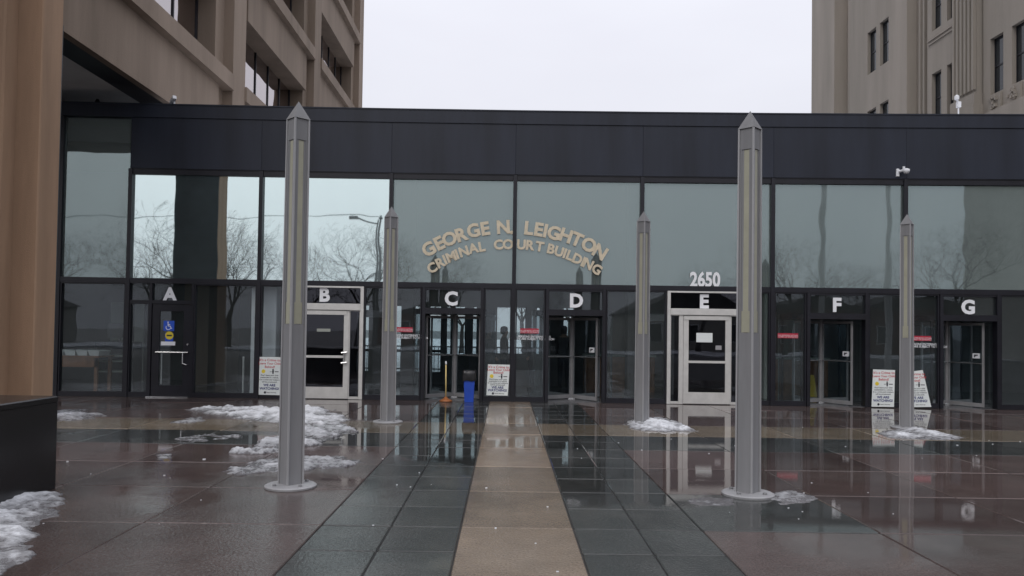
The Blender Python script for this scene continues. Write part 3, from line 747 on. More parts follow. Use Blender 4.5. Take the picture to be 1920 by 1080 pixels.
# wall sections with window openings: (y0, y1, face x, [(window y0, y1)])
HT = 30
wrows = [(11.3, 13.55), (15.5, 17.75), (19.7, 21.95), (23.9, 26.15)]
def wall_section(y0, y1, x, wy):
    q = MB(); y = y0
    for a, b in sorted(wy):
        q.box(x, x+.9, y, a, 0, HT); z = 0
        for z0, z1 in wrows: q.box(x, x+.9, a, b, z, z0); z = z1
        q.box(x, x+.9, a, b, z, HT); y = b
    q.box(x, x+.9, y, y1, 0, HT); put('wall', q, 'limestone', I4, court)
    for a, b in wy:
        for z0, z1 in wrows:
            q = MB(); X_ = x+.17
            q.box(X_, X_+.05, a, a+.05, z0, z1); q.box(X_, X_+.05, b-.05, b, z0, z1); q.box(X_, X_+.05, a+.05, b-.05, z1-.06, z1); q.box(X_, X_+.05, a+.05, b-.05, z0, z0+.06); q.box(X_-.01, X_+.04, a+.05, b-.05, (z0+z1)/2-.03, (z0+z1)/2+.03)
            f = put('window', q, 'bronze', I4, court)
            q = MB(); q.box(X_+.02, X_+.035, a+.04, b-.04, z0+.05, z1-.05); put('window_pane', q, 'dark_pane', I4, f)
stone('end_pier', 44.0, 47.3, CX-.25, 0, HT)
stone('recess', 42.5, 43.998, CX+.5, 0, HT)
stone('recess_rib', 42.95, 43.35, CX+.25, 0, HT, CX+.498)
wall_section(36.45, 42.498, CX, [(39.5, 40.45), (38.2, 39.1)])
stone('recess', 34.85, 36.448, CX+.5, 0, HT)
for yy in (35.1, 35.5, 35.85): stone('recess_rib', yy, yy+.14, CX+.32, 0, HT, CX+.498)
wall_section(32.52, 34.848, CX+.12, [(33.75, 34.5), (32.6, 33.3)])
for k, (z0, z1) in enumerate(wrows):   # moulded panel between the windows
    q = MB()
    for yy0, yy1, za, zb in ((32.6, 34.8, z1+1.55, z1+1.62), (32.66, 34.74, z1+1.38, z1+1.44)): q.box(CX+.06, CX+.118, yy0, yy1, za, zb)
    put('string_moulding', q, 'limestone', I4, court)
stone('pilaster', 30.9, 32.518, CX-.05, 11.6, HT)
for k in range(6): stone('flute_rib', 30.95 + .27*k, 31.08 + .27*k, CX-.17, 11.75, HT, CX-.052)
stone('pilaster_base', 30.75, 32.65, CX-.28, 0, 11.1); stone('pilaster_plinth', 30.85, 32.55, CX-.19, 11.102, 11.598)
wall_section(25.0, 30.748, CX+.12, [(29.5, 30.3), (28.2, 29.0), (26.2, 26.9)])
for z0, z1 in wrows[1:]: pass
q = MB(); q.box(CX-.16, CX+.118, 25.0, 30.74, 9.4, 10.55); put('belt_course', q, 'limestone', I4, court)
q = MB(); q.box(CX-.02, CX+.118, 32.7, 36.4, 10.2, 10.6); put('belt_course', q, 'limestone', I4, court)
for yy in (28.4, 29.55):
    q = MB(); q.box(CX+.03, CX+.118, yy, yy+.75, 10.58, 11.22)
    for i in range(14): 
        a, z = yy+.12+random.random()*.5, 10.63+random.random()*.45; q.lathe([(.02, -.05), (.07, 0), (.02, .05)], 6) if False else q.box(CX-.03-random.random()*.05, CX+.03, a, a+.08, z, z+.09)
    put('carved_block', q, 'limestone', I4, court)
q = MB(); q.box(CX+.95, CX+14, 25, 47.25, 0, HT-.3); put('body', q, 'limestone', I4, court)

# ------------------------------------------------------------------ black granite wall block
c1 = at_ground(104, 916)
root = empty('granite_block', Tr(c1.x-1, c1.y-2), 'low black polished granite block behind the snow heap in the corner', 'wall')
zt = at_depth(103.5, 742, c1.y).z
q = MB(); q.bbox(c1.x-3.2, c1.x, c1.y-4.0, c1.y, -.01, zt-.06, .004); put('base', q, 'black_granite', I4, root)
q = MB(); q.bbox(c1.x-3.2, c1.x+.006, c1.y-4.0, c1.y+.006, zt-.058, zt, .012); put('cap', q, 'black_granite', I4, root)

# ------------------------------------------------------------------ square light poles
def light_pole(base_px, top_px, label):
    p = at_ground(*base_px); h = at_depth(*top_px, p.y).z
    s0, s1 = .098, .090
    root = empty('light_pole', Tr(p.x, p.y), label, 'light pole', 'square plaza light poles')
    wm = Tr(p.x, p.y) @ Rz(R(45))
    zsh = h - .20
    def ring(z, e):   # half side at height z
        t = z / zsh; return (s0*(1-t) + s1*t) + e
    q = MB()
    for sx in (-1, 1):
        for sy in (-1, 1):   # corner trims
            for (za, zb) in ((.012, zsh),):
                a, b2 = ring(za, 0), ring(zb, 0); w = .018
                pl0 = [(sx*a, sy*a), (sx*(a-w), sy*a), (sx*(a-w), sy*(a-w)), (sx*a, sy*(a-w))]; pl1 = [(sx*b2, sy*b2), (sx*(b2-w), sy*b2), (sx*(b2-w), sy*(b2-w)), (sx*b2, sy*(b2-w))]
                if sx*sy < 0: pl0.reverse(); pl1.reverse()
                i0 = [q.pt((x, y, za)) for x, y in pl0]; i1 = [q.pt((x, y, zb)) for x, y in pl1]
                for i in range(4): q.face((i0[i], i0[(i+1)%4], i1[(i+1)%4], i1[i]))
                q.face(i0[::-1]); q.face(i1)
    put('corner_trim', q, 'pole_trim', wm, root)
    zl0, zl1 = h*.42, h*.895
    for k in range(4):
        wk = wm @ Rz(R(90*k)); a, b2 = ring(0, -.012), ring(zsh, -.012)
        def yy(z): return -(a + (b2-a) * z/zsh)
        def slabq(q, z0, z1, hw0, hw1, d):
            i = [q.pt(v) for v in ((-hw0, yy(z0)-d, z0), (hw0, yy(z0)-d, z0), (hw1, yy(z1)-d, z1), (-hw1, yy(z1)-d, z1), (-hw0, -.03, z0), (hw0, -.03, z0), (hw1, -.03, z1), (-hw1, -.03, z1))]
            for f in ((0,1,2,3), (5,4,7,6), (1,5,6,2), (4,0,3,7), (4,5,1,0), (3,2,6,7)): q.face([i[j] for j in f])
        wf = s1 - .018
        q = MB(); slabq(q, .012, zl0-.004, wf+.004, wf+.001, 0); put('face_panel', q, 'pole_panel', wk, root)
        q = MB(); slabq(q, zl1+.004, zsh-.002, wf, wf, 0); put('upper_panel', q, 'pole_panel', wk, root)
        for xs in (-1, 1):
            q = MB(); q.T = Tr(xs*(wf+.050)/2, 0); slabq(q, zl0-.003, zl1+.003, (wf-.050)/2, (wf-.050)/2, -.001); put('lens_border', q, 'pole_panel', wk, root)
        q = MB(); slabq(q, zl0, zl1, .048, .048, -.010); put('light_lens', q, 'lens', wk, root)
    q = MB(); a = s1 + .003
    i = [q.pt(v) for v in ((-a,-a,zsh), (a,-a,zsh), (a,a,zsh), (-a,a,zsh))]; t = q.pt((0, 0, h))
    for k in range(4): q.face((i[k], i[(k+1)%4], t))
    q.face(i[::-1]); put('pyramid_cap', q, 'pole_panel', wm, root)
    for k in range(4):
        q = MB(); q.lathe([(.022, .033), (.022, .05), (.012, .056)], 6, (.19*math.cos(R(90*k)), .19*math.sin(R(90*k)))); put('bolt', q, 'pole_panel', wm, root)
    q = MB(); q.lathe([(.265, .001), (.268, .02), (.25, .032), (.14, .036)], 32); put('base_plate', q, 'pole_trim', wm, root)
    return root
light_pole((545, 913), (558, 190), 'tall square grey light pole in front of door B, nearest on that side')
light_pole((1402, 928), (1413, 208), 'tall square grey light pole in front of door E, snow lump at its foot')
light_pole((727, 792), (731, 387), 'smaller square grey light pole between doors B and C')
light_pole((1203, 794), (1206, 396), 'smaller square grey light pole between doors D and E')
light_pole((1700, 803), (1699, 401), 'smaller square grey light pole in front of the two posters')

# ------------------------------------------------------------------ snow
def seg_dist(p, a, b):
    ab = b - a; t = max(0, min(1, (p-a).dot(ab)/max(1e-9, ab.length_squared))); return (p - a - ab*t).length
def inside(p, poly):
    c = False; j = len(poly)-1
    for i in range(len(poly)):
        if (poly[i].y > p.y) != (poly[j].y > p.y) and p.x < (poly[j].x-poly[i].x)*(p.y-poly[i].y)/(poly[j].y-poly[i].y)+poly[i].x: c = not c
        j = i
    return c
def snow(name, px_poly, h, label, m='snow', res=.028, rag=.12, lump=1.0, holes=-9, soft=.24):
    poly = [at_ground(*p).to_2d() for p in px_poly]
    x0, x1 = min(p.x for p in poly)-.2, max(p.x for p in poly)+.2; y0, y1 = min(p.y for p in poly)-.2, max(p.y for p in poly)+.2
    nx, ny = int((x1-x0)/res)+1, int((y1-y0)/res)+1
    seed = random.random()*50; idx = {}; q = MB()
    for i in range(nx+1):
        for j in range(ny+1):
            p = Vector((x0+i*res, y0+j*res)); d = min(seg_dist(p, poly[k], poly[(k+1)%len(poly)]) for k in range(len(poly)))
            if not inside(p, poly): d = -d
            n1 = noise.noise(Vector((p.x*2.2+seed, p.y*2.2, 0))); n2 = noise.noise(Vector((p.x*6.5, p.y*6.5+seed, 3))); n3 = noise.noise(Vector((p.x*17, p.y*17, seed)))
            d += rag*(n1*1.1 + n2*.9 + n3*.35)
            if n1*.6 + n2*.6 < holes: continue
            if d < -.01: continue
            n4 = noise.noise(Vector((p.x*38, p.y*38, seed+9)))
            z = h * (1-math.exp(-max(0, d)/soft)) * max(.10, .55 + lump*(.60*n1 + .26*n2 + .24*n3 + .16*n4)) - .004
            idx[i, j] = q.pt((p.x + n3*res*.35, p.y + n2*res*.35, max(z, .001)))
    for i in range(nx):
        for j in range(ny):
            ks = [(i, j), (i+1, j), (i+1, j+1), (i, j+1)]
            g = [idx[k] for k in ks if k in idx]
            if len(g) >= 3: q.face(g)
    # skirt down to the paving so that the heap is closed at its edge
    if not q.f: return
    edges = {}
    for f in q.f:
        for k in range(len(f)):
            e = (f[k], f[(k+1)%len(f)]); edges[e] = 1
    low = {}
    for a, b in list(edges):
        if (b, a) in edges: continue
        for v in (a, b):
            if v not in low: low[v] = q.pt((q.v[v][0], q.v[v][1], -.006))
        q.face((b, a, low[a], low[b]))
    o = put(name, q, m, I4, None, True); tag(o, label, 'snow' if m != 'ice' else 'ice', 'leftover snow on the plaza')
snow('snow_heap', [(-140, 930), (0, 922), (70, 918), (128, 925), (118, 955), (70, 985), (60, 1010), (50, 1050), (10, 1075), (-80, 1120), (-200, 1100)], .10, 'dirty white snow heap at the foot of the black granite block', res=.025, rag=.10, lump=.8)
snow('snow_bank', [(60, 772), (150, 768), (190, 776), (180, 786), (110, 789), (50, 788)], .065, 'small white snow strip between the granite block and the tan band', rag=.15)
snow('snow_bank', [(345, 768), (420, 763), (520, 766), (600, 764), (640, 778), (655, 788), (610, 797), (520, 794), (470, 790), (430, 781)], .105, 'long white snow bank behind the tall pole in front of door B', rag=.16, lump=1.1)
snow('snow_bank', [(318, 790), (350, 784), (384, 780), (386, 789), (350, 793), (322, 793)], .06, 'small white snow lump in front of the long snow bank', rag=.09)
snow('slush_patch', [(450, 850), (520, 820), (570, 800), (640, 797), (672, 803), (640, 818), (590, 832), (560, 842), (500, 850)], .07, 'grey wet slush patch just behind the tall pole near door B', 'slush', rag=.18, lump=1.3, holes=-.42, soft=.06)
snow('slush_patch', [(420, 878), (480, 866), (540, 855), (600, 858), (640, 852), (690, 868), (655, 876), (600, 884), (520, 886), (445, 893)], .055, 'thin grey slush patch around the foot of the tall pole near door B', 'slush', rag=.16, lump=1.3, holes=-.36, soft=.06)
snow('slush_patch', [(330, 822), (380, 814), (436, 818), (420, 824), (350, 830)], .03, 'flat grey slush streak on the purple paving near door A', 'slush', rag=.15, holes=-.25, soft=.05)
snow('snow_heap', [(1168, 796), (1190, 790), (1225, 783), (1250, 785), (1290, 800), (1305, 808), (1250, 811), (1185, 806)], .13, 'white snow heap around the smaller pole between doors D and E', rag=.10, lump=1.0)
snow('snow_heap', [(1640, 812), (1665, 806), (1700, 802), (1740, 806), (1800, 820), (1812, 825), (1740, 825), (1660, 820)], .085, 'white snow heap at the smaller pole in front of the posters', rag=.11)
snow('snow_heap', [(1440, 924), (1480, 918), (1510, 926), (1542, 935), (1510, 945), (1470, 946), (1445, 936)], .045, 'white snow lump beside the base plate of the pole near door E', res=.03, rag=.06)
snow('ice_sheet', [(1283, 938), (1320, 932), (1372, 934), (1376, 946), (1330, 948), (1288, 946)], .012, 'flat grey ice sheet beside the base plate of the pole near door E', 'slush', res=.04, rag=.05, soft=.05)
snow('snow_lump', [(294, 853), (318, 851), (321, 859), (297, 862)], .05, 'lone flat snow lump on the purple paving in front of door A', res=.025, rag=.03)
q = MB()
for i in range(55):
    cl = random.choice(((600, 880, 160, 40), (1240, 830, 120, 25), (1500, 950, 130, 30), (1750, 830, 110, 15), (980, 930, 120, 90), (150, 960, 80, 50), (900, 900, 700, 90))); px, py = random.gauss(cl[0], cl[2]), max(772, random.gauss(cl[1], cl[3]))
    p = at_ground(px, py); s = random.uniform(.003, .009)*(1.7 if random.random() < .12 else 1)
    q.T = Tr(p.x, p.y) @ Rz(random.random()*6)
    q.prism([(-s*1.4, -s*.7), (s, -s), (s*1.5, s*.3), (s*.2, s), (-s, s*.6)], -.002, s*.7)
o = put('snow_crumbs', q, 'snow_crumb'); tag(o, 'tiny scattered crumbs of snow and salt on the wet paving', 'snow', kind='stuff')

# ------------------------------------------------------------------ things by the doors
p = at_ground(880.5, 750); p.y -= .0
by = Yf(p.x) - .22; bx = at_depth(880, 720, by).x
root = empty('waste_bin', Tr(bx, by), 'tall blue waste bin with a black bag folded over its rim beside door C', 'bin')
q = MB(); i0 = [q.pt(v) for v in ((-.105,-.105,.0), (.105,-.105,0), (.105,.105,0), (-.105,.105,0))]; i1 = [q.pt(v) for v in ((-.125,-.125,.56), (.125,-.125,.56), (.125,.125,.56), (-.125,.125,.56))]
for k in range(4): q.face((i0[k], i0[(k+1)%4], i1[(k+1)%4], i1[k]))
q.face(i0[::-1]); q.face(i1); put('body', q, 'blue_plastic', Tr(bx, by, .002), root)
q = MB(); pr = []
for k, (r, z) in enumerate(((.13, .50), (.137, .56), (.132, .66), (.128, .735), (.10, .74), (.09, .66))): pr.append((r, z))
n = 28; rings = [[q.pt((1.16*r*math.copysign(min(1, abs(math.cos(t))*1.35), math.cos(t))*(1+.04*math.sin(t*7+zk)), 1.16*r*math.copysign(min(1, abs(math.sin(t))*1.35), math.sin(t))*(1+.04*math.sin(t*5+zk*2)), z+.012*math.sin(t*6+zk))) for t in [2*math.pi*i/n for i in range(n)]] for zk, (r, z) in enumerate(pr)]
for a, b in zip(rings, rings[1:]):
    for i in range(n): q.face((a[i], a[(i+1)%n], b[(i+1)%n], b[i]))
q.face(rings[-1]); put('bag', q, 'black_plastic', Tr(bx, by), root, True)
by2 = Yf(0) - .20; bx2 = at_depth(836, 745, by2).x
root = empty('sweeper', Tr(bx2, by2), 'pale yellow pole standing on a round orange foot in front of door C', 'floor stand')
q = MB(); q.lathe([(.15, .001), (.155, .02), (.11, .045), (.05, .075), (.03, .11)], 20); put('foot', q, 'orange_plastic', Tr(bx2, by2), root, True)
q = MB(); q.tube((0, 0, .10), (-.012, .02, .86), .017, .015, n=8); put('handle', q, 'pale_yellow', Tr(bx2, by2), root, True)
q = MB(); q.lathe([(.016, .86), (.022, .88), (.018, .93), (.006, .945)], 10, (-.012, .02)); put('grip', q, 'lettering', Tr(bx2, by2), root, True)
# yellow floor sign behind door F
w = B[7] @ Tr(bu(7, 1519, 735, 1.5), 1.5)
root = empty('wet_floor_sign', w, 'yellow folding wet floor sign behind the glass of door F', 'floor sign')
for sg in (-1, 1):
    q = MB(); q.T = Matrix.Rotation(R(9*sg), 4, 'X'); q.extr_y([(-.15, 0), (.15, 0), (.09, .66), (-.09, .66)], -.006 + sg*-.0, .006); put('panel', q, 'yellow_plastic', w @ Tr(0, sg*.11, .01), root)
# belt post behind the glass near door A
w = B[2] @ Tr(bu(2, 456, 700, .5), .5)
root = empty('barrier_post', w, 'slim silver barrier post behind the glass next to door A', 'post')
q = MB(); q.lathe([(.14, .0065), (.14, .02), (.03, .035)], 18); put('base', q, 'steel', w, root)
q = MB(); q.tube((0, 0, .03), (0, 0, .92), .022, n=10); q.tube((0, 0, .92), (0, 0, .96), .03, .02, n=10); put('post', q, 'aluminium', w, root)
# table with trays and shelf cabinet behind the pane next to the pier
w = Tr(at_depth(145, 690, 19.6).x, 19.6)
root = empty('inspection_table', w, 'brown wooden table behind the pane next to the brown pier', 'table')
q = MB(); q.bbox(-.75, .75, -.4, .4, .86, .90, .008); q.box(-.70, .70, -.36, -.33, .62, .858); put('top', q, 'wood', w, root)
for sx in (-.66, .66):
    for sy in (-.33, .33): q = MB(); q.box(sx-.04, sx+.04, sy-.03, sy+.03, .007, .858); put('leg', q, 'wood', w, root)
for k in range(5):
    ww = w @ Tr(-.62 + .30*k, -.05, .902)
    q = MB(); i0 = [q.pt(v) for v in ((-.11,-.25,0), (.11,-.25,0), (.11,.25,0), (-.11,.25,0))]; i1 = [q.pt(v) for v in ((-.145,-.29,.13), (.145,-.29,.13), (.145,.29,.13), (-.145,.29,.13))]
    for a in range(4): q.face((i0[a], i0[(a+1)%4], i1[(a+1)%4], i1[a]))
    q.face(i0[::-1]); i2 = [q.pt(v) for v in ((-.10,-.24,.01), (.10,-.24,.01), (.10,.24,.01), (-.10,.24,.01))]
    for a in range(4): q.face((i1[a], i1[(a+1)%4], i2[(a+1)%4], i2[a]))
    q.face(i2); o = put('tray', q, 'board', ww); tag(o, ['first', 'second', 'third', 'fourth', 'fifth'][k] + ' white tray from the pier on the brown table behind the glass', 'tray', 'trays on the table')
w = Tr(at_depth(222, 690, 20.2).x, 20.2)
root = empty('shelf_cabinet', w, 'dark shelf unit with pale shelves behind the pane left of door A', 'cabinet')
q = MB(); q.frame(-.5, .5, .007, 1.25, .05, -.25, .25); q.box(-.449, .449, .2, .24, .06, 1.2); put('case', q, 'bronze', w, root)
for z in (.45, .72, .86): q = MB(); q.box(-.44, .44, -.23, .19, z, z+.04); put('shelf', q, 'interior_pale', w, root)
wmn = w @ Tr(.0, 0, 1.252)
root = empty('monitor', wmn, 'dark computer monitor standing on the shelf unit near door A', 'monitor')
q = MB(); q.bbox(-.30, .30, -.02, .02, .10, .48, .01); put('screen', q, 'black_plastic', wmn, root)
q = MB(); q.bbox(-.12, .12, -.1, .1, 0, .02, .005); q.box(-.03, .03, -.015, .015, .02, .12); put('stand', q, 'black_plastic', wmn, root)
# pale partition panels
for px0, px1, Y in ((207, 233, 22.6), (252, 270, 22.6)):
    a, b_ = at_depth(px0, 600, Y), at_depth(px1, 600, Y)
    q = MB(); q.bbox(a.x, b_.x, Y, Y+.06, .007, 2.35, .01); put('partition_panel', q, 'interior_pale', I4, pav)

for px, Y, lb in ((1228, 21.2, 'pale walk-through metal detector arch behind the pane beside door E'), (705, 21.4, 'pale walk-through metal detector arch behind the pane beside door B')):
    w = Tr(at_depth(px, 680, Y).x, Y)
    root = empty('metal_detector', w, lb, 'metal detector', 'metal detectors in the hall')
    for sx in (-.42, .42): q = MB(); q.bbox(sx-.05, sx+.05, -.28, .28, .007, 2.0, .02); put('side_panel', q, 'interior_pale', w, root)
    q = MB(); q.bbox(-.47, .47, -.28, .28, 2.001, 2.2, .02); put('header', q, 'wing_metal', w, root)
for px, Y, lb in ((1480, 21.5, 'long wooden security desk behind the pane beside door F'), (1160, 21.8, 'wooden security desk behind the pane beside door D')):
    w = Tr(at_depth(px, 680, Y).x, Y)
    root = empty('security_desk', w, lb, 'desk', 'desks in the hall')
    q = MB(); q.bbox(-1.0, 1.0, -.35, .35, 1.0, 1.05, .01); put('top', q, 'interior_pale', w, root)
    q = MB(); q.bbox(-.96, .96, -.30, -.25, .007, .998, .01); put('front', q, 'wood', w, root)
    for sx in (-.95, .95): q = MB(); q.box(sx-.025, sx+.025, -.248, .3, .007, .998); put('side', q, 'wood', w, root)

# people waiting behind the panes
def person(px, py_feet_Y, h, turn, top, label, arm=0):
    p = at_depth(px, 690, py_feet_Y)
    k = h/1.75
    J = [(0,0,.95), (0,0,1.15), (0,.01,1.40), (0,.0,1.50), (0,-.02,1.60), (0,-.03,1.69),
         (.10,0,.90), (.11,-.02,.50), (.11,.02,.09), (.115,-.13,.035),
         (-.10,0,.90), (-.11,.02,.50), (-.11,.06,.09), (-.115,-.09,.035),
         (.19,.01,1.40), (.25,.03,1.12), (.22,-.12,.92), (.215,-.19,.87),
         (-.19,.01,1.40), (-.25,.03,1.12), (-.18,-.20 if arm else -.10,1.10 if arm else .90), (-.12,-.28 if arm else -.16,1.14 if arm else .84)]
    E = [(0,1),(1,2),(2,3),(3,4),(4,5),(0,6),(6,7),(7,8),(8,9),(0,10),(10,11),(11,12),(12,13),(2,14),(14,15),(15,16),(16,17),(2,18),(18,19),(19,20),(20,21)]
    rad = [(.17,.13),(.17,.13),(.17,.12),(.06,.06),(.078,.092),(.085,.10),(.10,.10),(.07,.075),(.05,.05),(.045,.035),(.10,.10),(.07,.075),(.05,.05),(.045,.035),(.085,.085),(.062,.062),(.042,.042),(.045,.03),(.085,.085),(.062,.062),(.042,.042),(.045,.03)]
    me = bpy.data.meshes.new('person'); me.from_pydata([tuple(Vector(j)*k) for j in J], E, []); me.update()
    o = bpy.data.objects.new('person', me); C.objects.link(o)
    sk = o.modifiers.new('skin', 'SKIN'); sk.use_smooth_shade = True
    for v, r in zip(me.skin_vertices[0].data, rad): v.radius = (r[0]*k, r[1]*k)
    me.skin_vertices[0].data[0].use_root = True
    ss = o.modifiers.new('sub', 'SUBSURF'); ss.levels = 2; ss.render_levels = 2
    bpy.context.view_layer.update()
    m2 = bpy.data.meshes.new_from_object(o.evaluated_get(bpy.context.evaluated_depsgraph_get())); bpy.data.objects.remove(o)
    m2.materials.clear()
    for m_ in (top, 'trousers', 'skin', 'hair'): m2.materials.append(M[m_])
    for f in m2.polygons:
        c = f.center/k
        f.material_index = 2 if (c.z > 1.47 or (abs(c.x) > .15 and c.z < .96 and c.z > .7 and c.y < -.12)) else (3 if c.z < .10 else (1 if c.z < .86 else 0))
        f.use_smooth = True
    w = Tr(p.x, py_feet_Y, .006) @ Rz(turn)
    o = link('person', m2, w); tag(o, label, 'person', 'people inside the glass hall')
    q = MB(); n = 14; prof = [(.088, 1.56), (.100, 1.63), (.102, 1.70), (.085, 1.765), (.03, 1.795)]
    rings = [[q.pt((r*math.cos(t)*.92*k, (.012 + r*math.sin(t)*1.12 - (.0 if math.sin(t) > -.3 else -.035 if z < 1.69 else 0))*k, z*k)) for t in [2*math.pi*i/n for i in range(n)]] for r, z in prof]
    for a, b2 in zip(rings, rings[1:]):
        for i in range(n): q.face((a[i], a[(i+1)%n], b2[(i+1)%n], b2[i]))
    q.face(rings[-1]); q.T = Tr(0, .02); put('hair', q, 'hair', w, o, True)
person(945, 22.3, 1.76, R(100), 'coat_brown', 'person in a brown coat standing behind the poster between doors C and D')
person(915, 20.9, 1.72, R(60), 'jacket', 'person in a dark jacket holding an arm out behind the pane beside door C', 1)
person(996, 22.0, 1.74, R(-80), 'jacket', 'person in a dark jacket behind the notice beside door D', 1)
person(1057, 22.4, 1.80, R(160), 'jacket', 'person in dark clothes behind the wings of door D')

# fence rail behind the hall
w = Tr(0, 27.5)
root = empty('rail_fence', w, 'low dark metal railing seen through the hall behind doors C and D', 'fence')
for z in (.25, 1.05): q = MB(); q.box(-9, 9, -.02, .02, z, z+.045); put('rail', q, 'bronze', w, root)
q = MB(); q.box(-.011, .011, -.011, .011, .06, 1.05); bm_ = q.mesh('baluster', 'bronze')
for k in range(121): link('baluster', bm_, w @ Tr(-9 + .15*k, 0, 0), root)

# ------------------------------------------------------------------ bare trees
def make_tree(seed, h, spread):
    rnd = random.Random(seed); tr, tw = MB(), MB()
    def grow(p, d, L, r, lev):
        n = 3 if lev < 3 else 2; pts = [p]
        q = p.copy(); dd = d.copy(); rr = r
        for i in range(n):
            dd = (dd + Vector((rnd.gauss(0, .13), rnd.gauss(0, .13), rnd.gauss(.05, .06)))).normalized()
            q2 = q + dd*L/n; r2 = max(.0045, rr*.85)
            (tr if lev < 2 else tw).tube(q, q2, rr, r2, n=6 if lev < 2 else 4 if lev < 4 else 3, cap=False)
            if lev >= 1 and lev < 5 and i < n-1:
                side = dd.orthogonal().normalized(); side.rotate(Matrix.Rotation(rnd.random()*6.28, 3, dd))
                grow(q2, (dd*.55 + side*.8 + Vector((0,0,.15))).normalized(), L*.5, r2*.5, lev+2)
            q, rr = q2, r2
        if lev >= 7: return
        for k in range(3 if lev < 4 else 2):
            side = dd.orthogonal().normalized(); side.rotate(Matrix.Rotation(6.28*k/3 + rnd.random()*1.3, 3, dd))
            grow(q, (dd*(1-spread*.5) + side*spread*rnd.uniform(.6, 1.1) + Vector((0,0,.12))).normalized(), L*rnd.uniform(.62, .80), rr*.66, lev+1)
    grow(Vector((0, 0, -.05)), Vector((0, 0, 1)), h*.28, h*.026, 0)
    return tr.mesh('trunk', 'bark'), tw.mesh('crown', 'bark')
TV = [make_tree(3, 10, .75), make_tree(11, 9, .85), make_tree(29, 11, .7)]
def tree(x, y, k, sc, rot, label, g):
    w = Tr(x, y) @ Rz(rot) @ Matrix.Scale(sc, 4)
    root = empty('bare_tree', w, label, 'tree', g)
    link('trunk', TV[k][0], w, root); link('crown', TV[k][1], w, root)
G1, G2 = 'bare trees across the street, mirrored in the glass', 'bare trees behind the hall'
spots = [(-17.5, -14, 0, 1.12), (-26, -27, 1, 1.25), (-20.5, -28, 2, 1.1), (-15, -27, 1, 1.2), (-10.5, -25, 0, 1.15), (-4, -30, 2, .85), (3, -31, 1, .8), (15, -30, 0, .95), (20, -27, 2, 1.0), (25, -28, 1, 1.1), (26.5, -14, 2, .95), (38, -30, 0, 1.1), (-36, -30, 0, 1.2)]
names = ['big near', 'broad', 'slim', 'bushy', 'spreading', 'tall', 'small', 'open', 'upright', 'low', 'forked', 'leaning', 'far']
for (x, y, k, sc), nm in zip(spots, names): tree(x, y, k, sc, random.random()*6, nm + ' bare tree across the street mirrored in the upper panes', G1)
for (x, y, k, sc), nm in zip([(-7, 62, 0, .9), (-3.2, 55, 1, .8), (1.2, 48, 2, .75), (5.5, 64, 0, .9), (10, 58, 1, .85)], ['rounded', 'wide', 'near', 'far', 'outer']): tree(x, y, k, sc, random.random()*6, nm + ' bare tree seen through the hall between doors B and E', G2)

# ------------------------------------------------------------------ street behind the viewer, mirrored in the glass
def house(x, y, w, d, h, rh, wallm, label):
    W0 = Tr(x, y); root = empty('house', W0, label, 'house', 'houses across the street')
    q = MB(); q.box(-w/2, w/2, -d/2, d/2, 0, h); put('wall', q, wallm, W0, root)
    q = MB(); q.extr_y([(-w/2-.3, h+.003), (w/2+.3, h+.003), (0, h+rh)], -d/2-.3, d/2+.3); rf = put('roof', q, 'roof_tile', W0, root)
    q = MB(); q.box(w*.2, w*.2+.5, -.3, .3, h+rh*.3, h+rh+.5); put('chimney', q, 'brick', W0, rf)
    for zz in ([1.0, 3.8] if h > 5 else [1.0]):
        for k in range(3):
            xx = -w/2 + w*(k+.5)/3
            q = MB(); q.frame(xx-.55, xx+.55, zz, zz+1.5, .08, d/2+.002, d/2+.06); f = put('window', q, 'lettering', W0, root)
            q = MB(); q.box(xx-.48, xx+.48, d/2+.01, d/2+.03, zz+.07, zz+1.43); put('pane', q, 'dark_pane', W0, f)
house(-66, -48, 9, 8, 5.6, 2.6, 'brick', 'two storey brick house across the street mirrored near door A')
house(-48, -50, 8, 8, 3.6, 2.4, 'siding', 'low pale house across the street mirrored near door B')
house(16, -42, 11, 9, 3.4, 3.2, 'siding', 'wide pale house with a broad gable mirrored near door E')
house(27, -44, 9, 8, 4.2, 1.2, 'brick', 'brown brick house behind the trees mirrored near door F')
house(36.5, -45, 8.5, 8, 4.4, 1.2, 'brick', 'brown brick house with a chimney mirrored near door G')
house(-8, -58, 10, 8, 3.4, 1.6, 'brick', 'far low brick house across the street mirrored near door C')
root = W0 = None
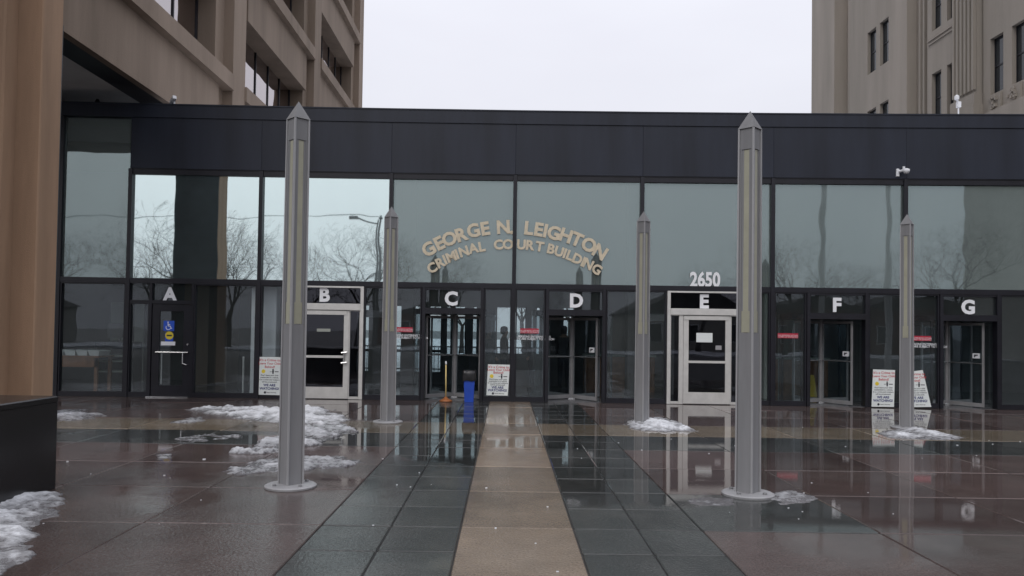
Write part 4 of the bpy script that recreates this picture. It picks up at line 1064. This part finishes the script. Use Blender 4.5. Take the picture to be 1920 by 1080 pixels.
# office block mirrored in the last bay
W0 = Tr(47, -22); root = empty('apartment_block', W0, 'plain grey apartment block across the street mirrored beyond door G', 'building')
q = MB(); q.box(-12, 14, -9, 9, 0, 19); put('wall', q, 'siding', W0, root)
q = MB(); q.box(-12.3, 14.3, -9.3, 9.3, 19.003, 19.4); put('roof', q, 'roof_tile', W0, root)
for k in range(5):
    for j in range(4):
        xx = -9.5 + 5.2*k; zz = 1.4 + 4.3*j
        q = MB(); q.frame(xx-.9, xx+.9, zz, zz+1.8, .1, 9.002, 9.08); f = put('window', q, 'bronze', W0, root)
        q = MB(); q.box(xx-.82, xx+.82, 9.01, 9.04, zz+.08, zz+1.72); put('pane', q, 'dark_pane', W0, f)
# two flag poles and a street lamp
for x, y, lb in ((18.1, -3, 'tall grey mast behind the viewer mirrored left of the last small pole'), (14.6, -2.5, 'tall grey mast behind the viewer mirrored above door F')):
    q = MB(); q.lathe([(.35, -.01), (.35, .06), (.16, .08), (.15, 3), (.12, 14), (.05, 14.1)], 16, (0, 0)); o = put('mast', q, 'soffit', Tr(x, y), None, True); tag(o, lb, 'mast', 'masts behind the viewer')
W0 = Tr(-7.6, -14); root = empty('street_lamp', W0, 'grey street lamp with a long arm mirrored beside the smaller pole near door C', 'street lamp')
q = MB(); q.lathe([(.16, 0), (.09, .3), (.06, 8.4), (.04, 8.6)], 12); put('post', q, 'pole_panel', W0, root)
q = MB(); q.tube((0, 0, 8.3), (-1.3, 0, 8.65), .045, n=8); put('arm', q, 'pole_panel', W0, root)
q = MB(); q.bbox(-1.9, -1.25, -.14, .14, 8.58, 8.72, .03); put('lamp_head', q, 'pole_panel', W0, root)
q = MB(); pts = [Vector((-62 + 1.925*k, -19, 9.35 + .0008*(k-14)**2)) for k in range(29)]
for a, b in zip(pts, pts[1:]): q.tube(a, b, .022, n=5, cap=False)
o = put('power_cable', q, 'black_plastic'); tag(o, 'thin dark power cable across the street mirrored in the bright panes', 'cable')
for x in (-62, -8.1):
    q = MB(); q.tube((x, -19, -.05), (x, -19, 9.6), .11, .08, n=8); q.box(x-.15, x+.15, -19.2, -18.8, 9.3, 9.42); o = put('utility_pole', q, 'pole_panel'); tag(o, 'slim grey utility pole at the %s end of the power cable' % ('far' if x < -50 else 'near'), 'utility pole', 'utility poles')
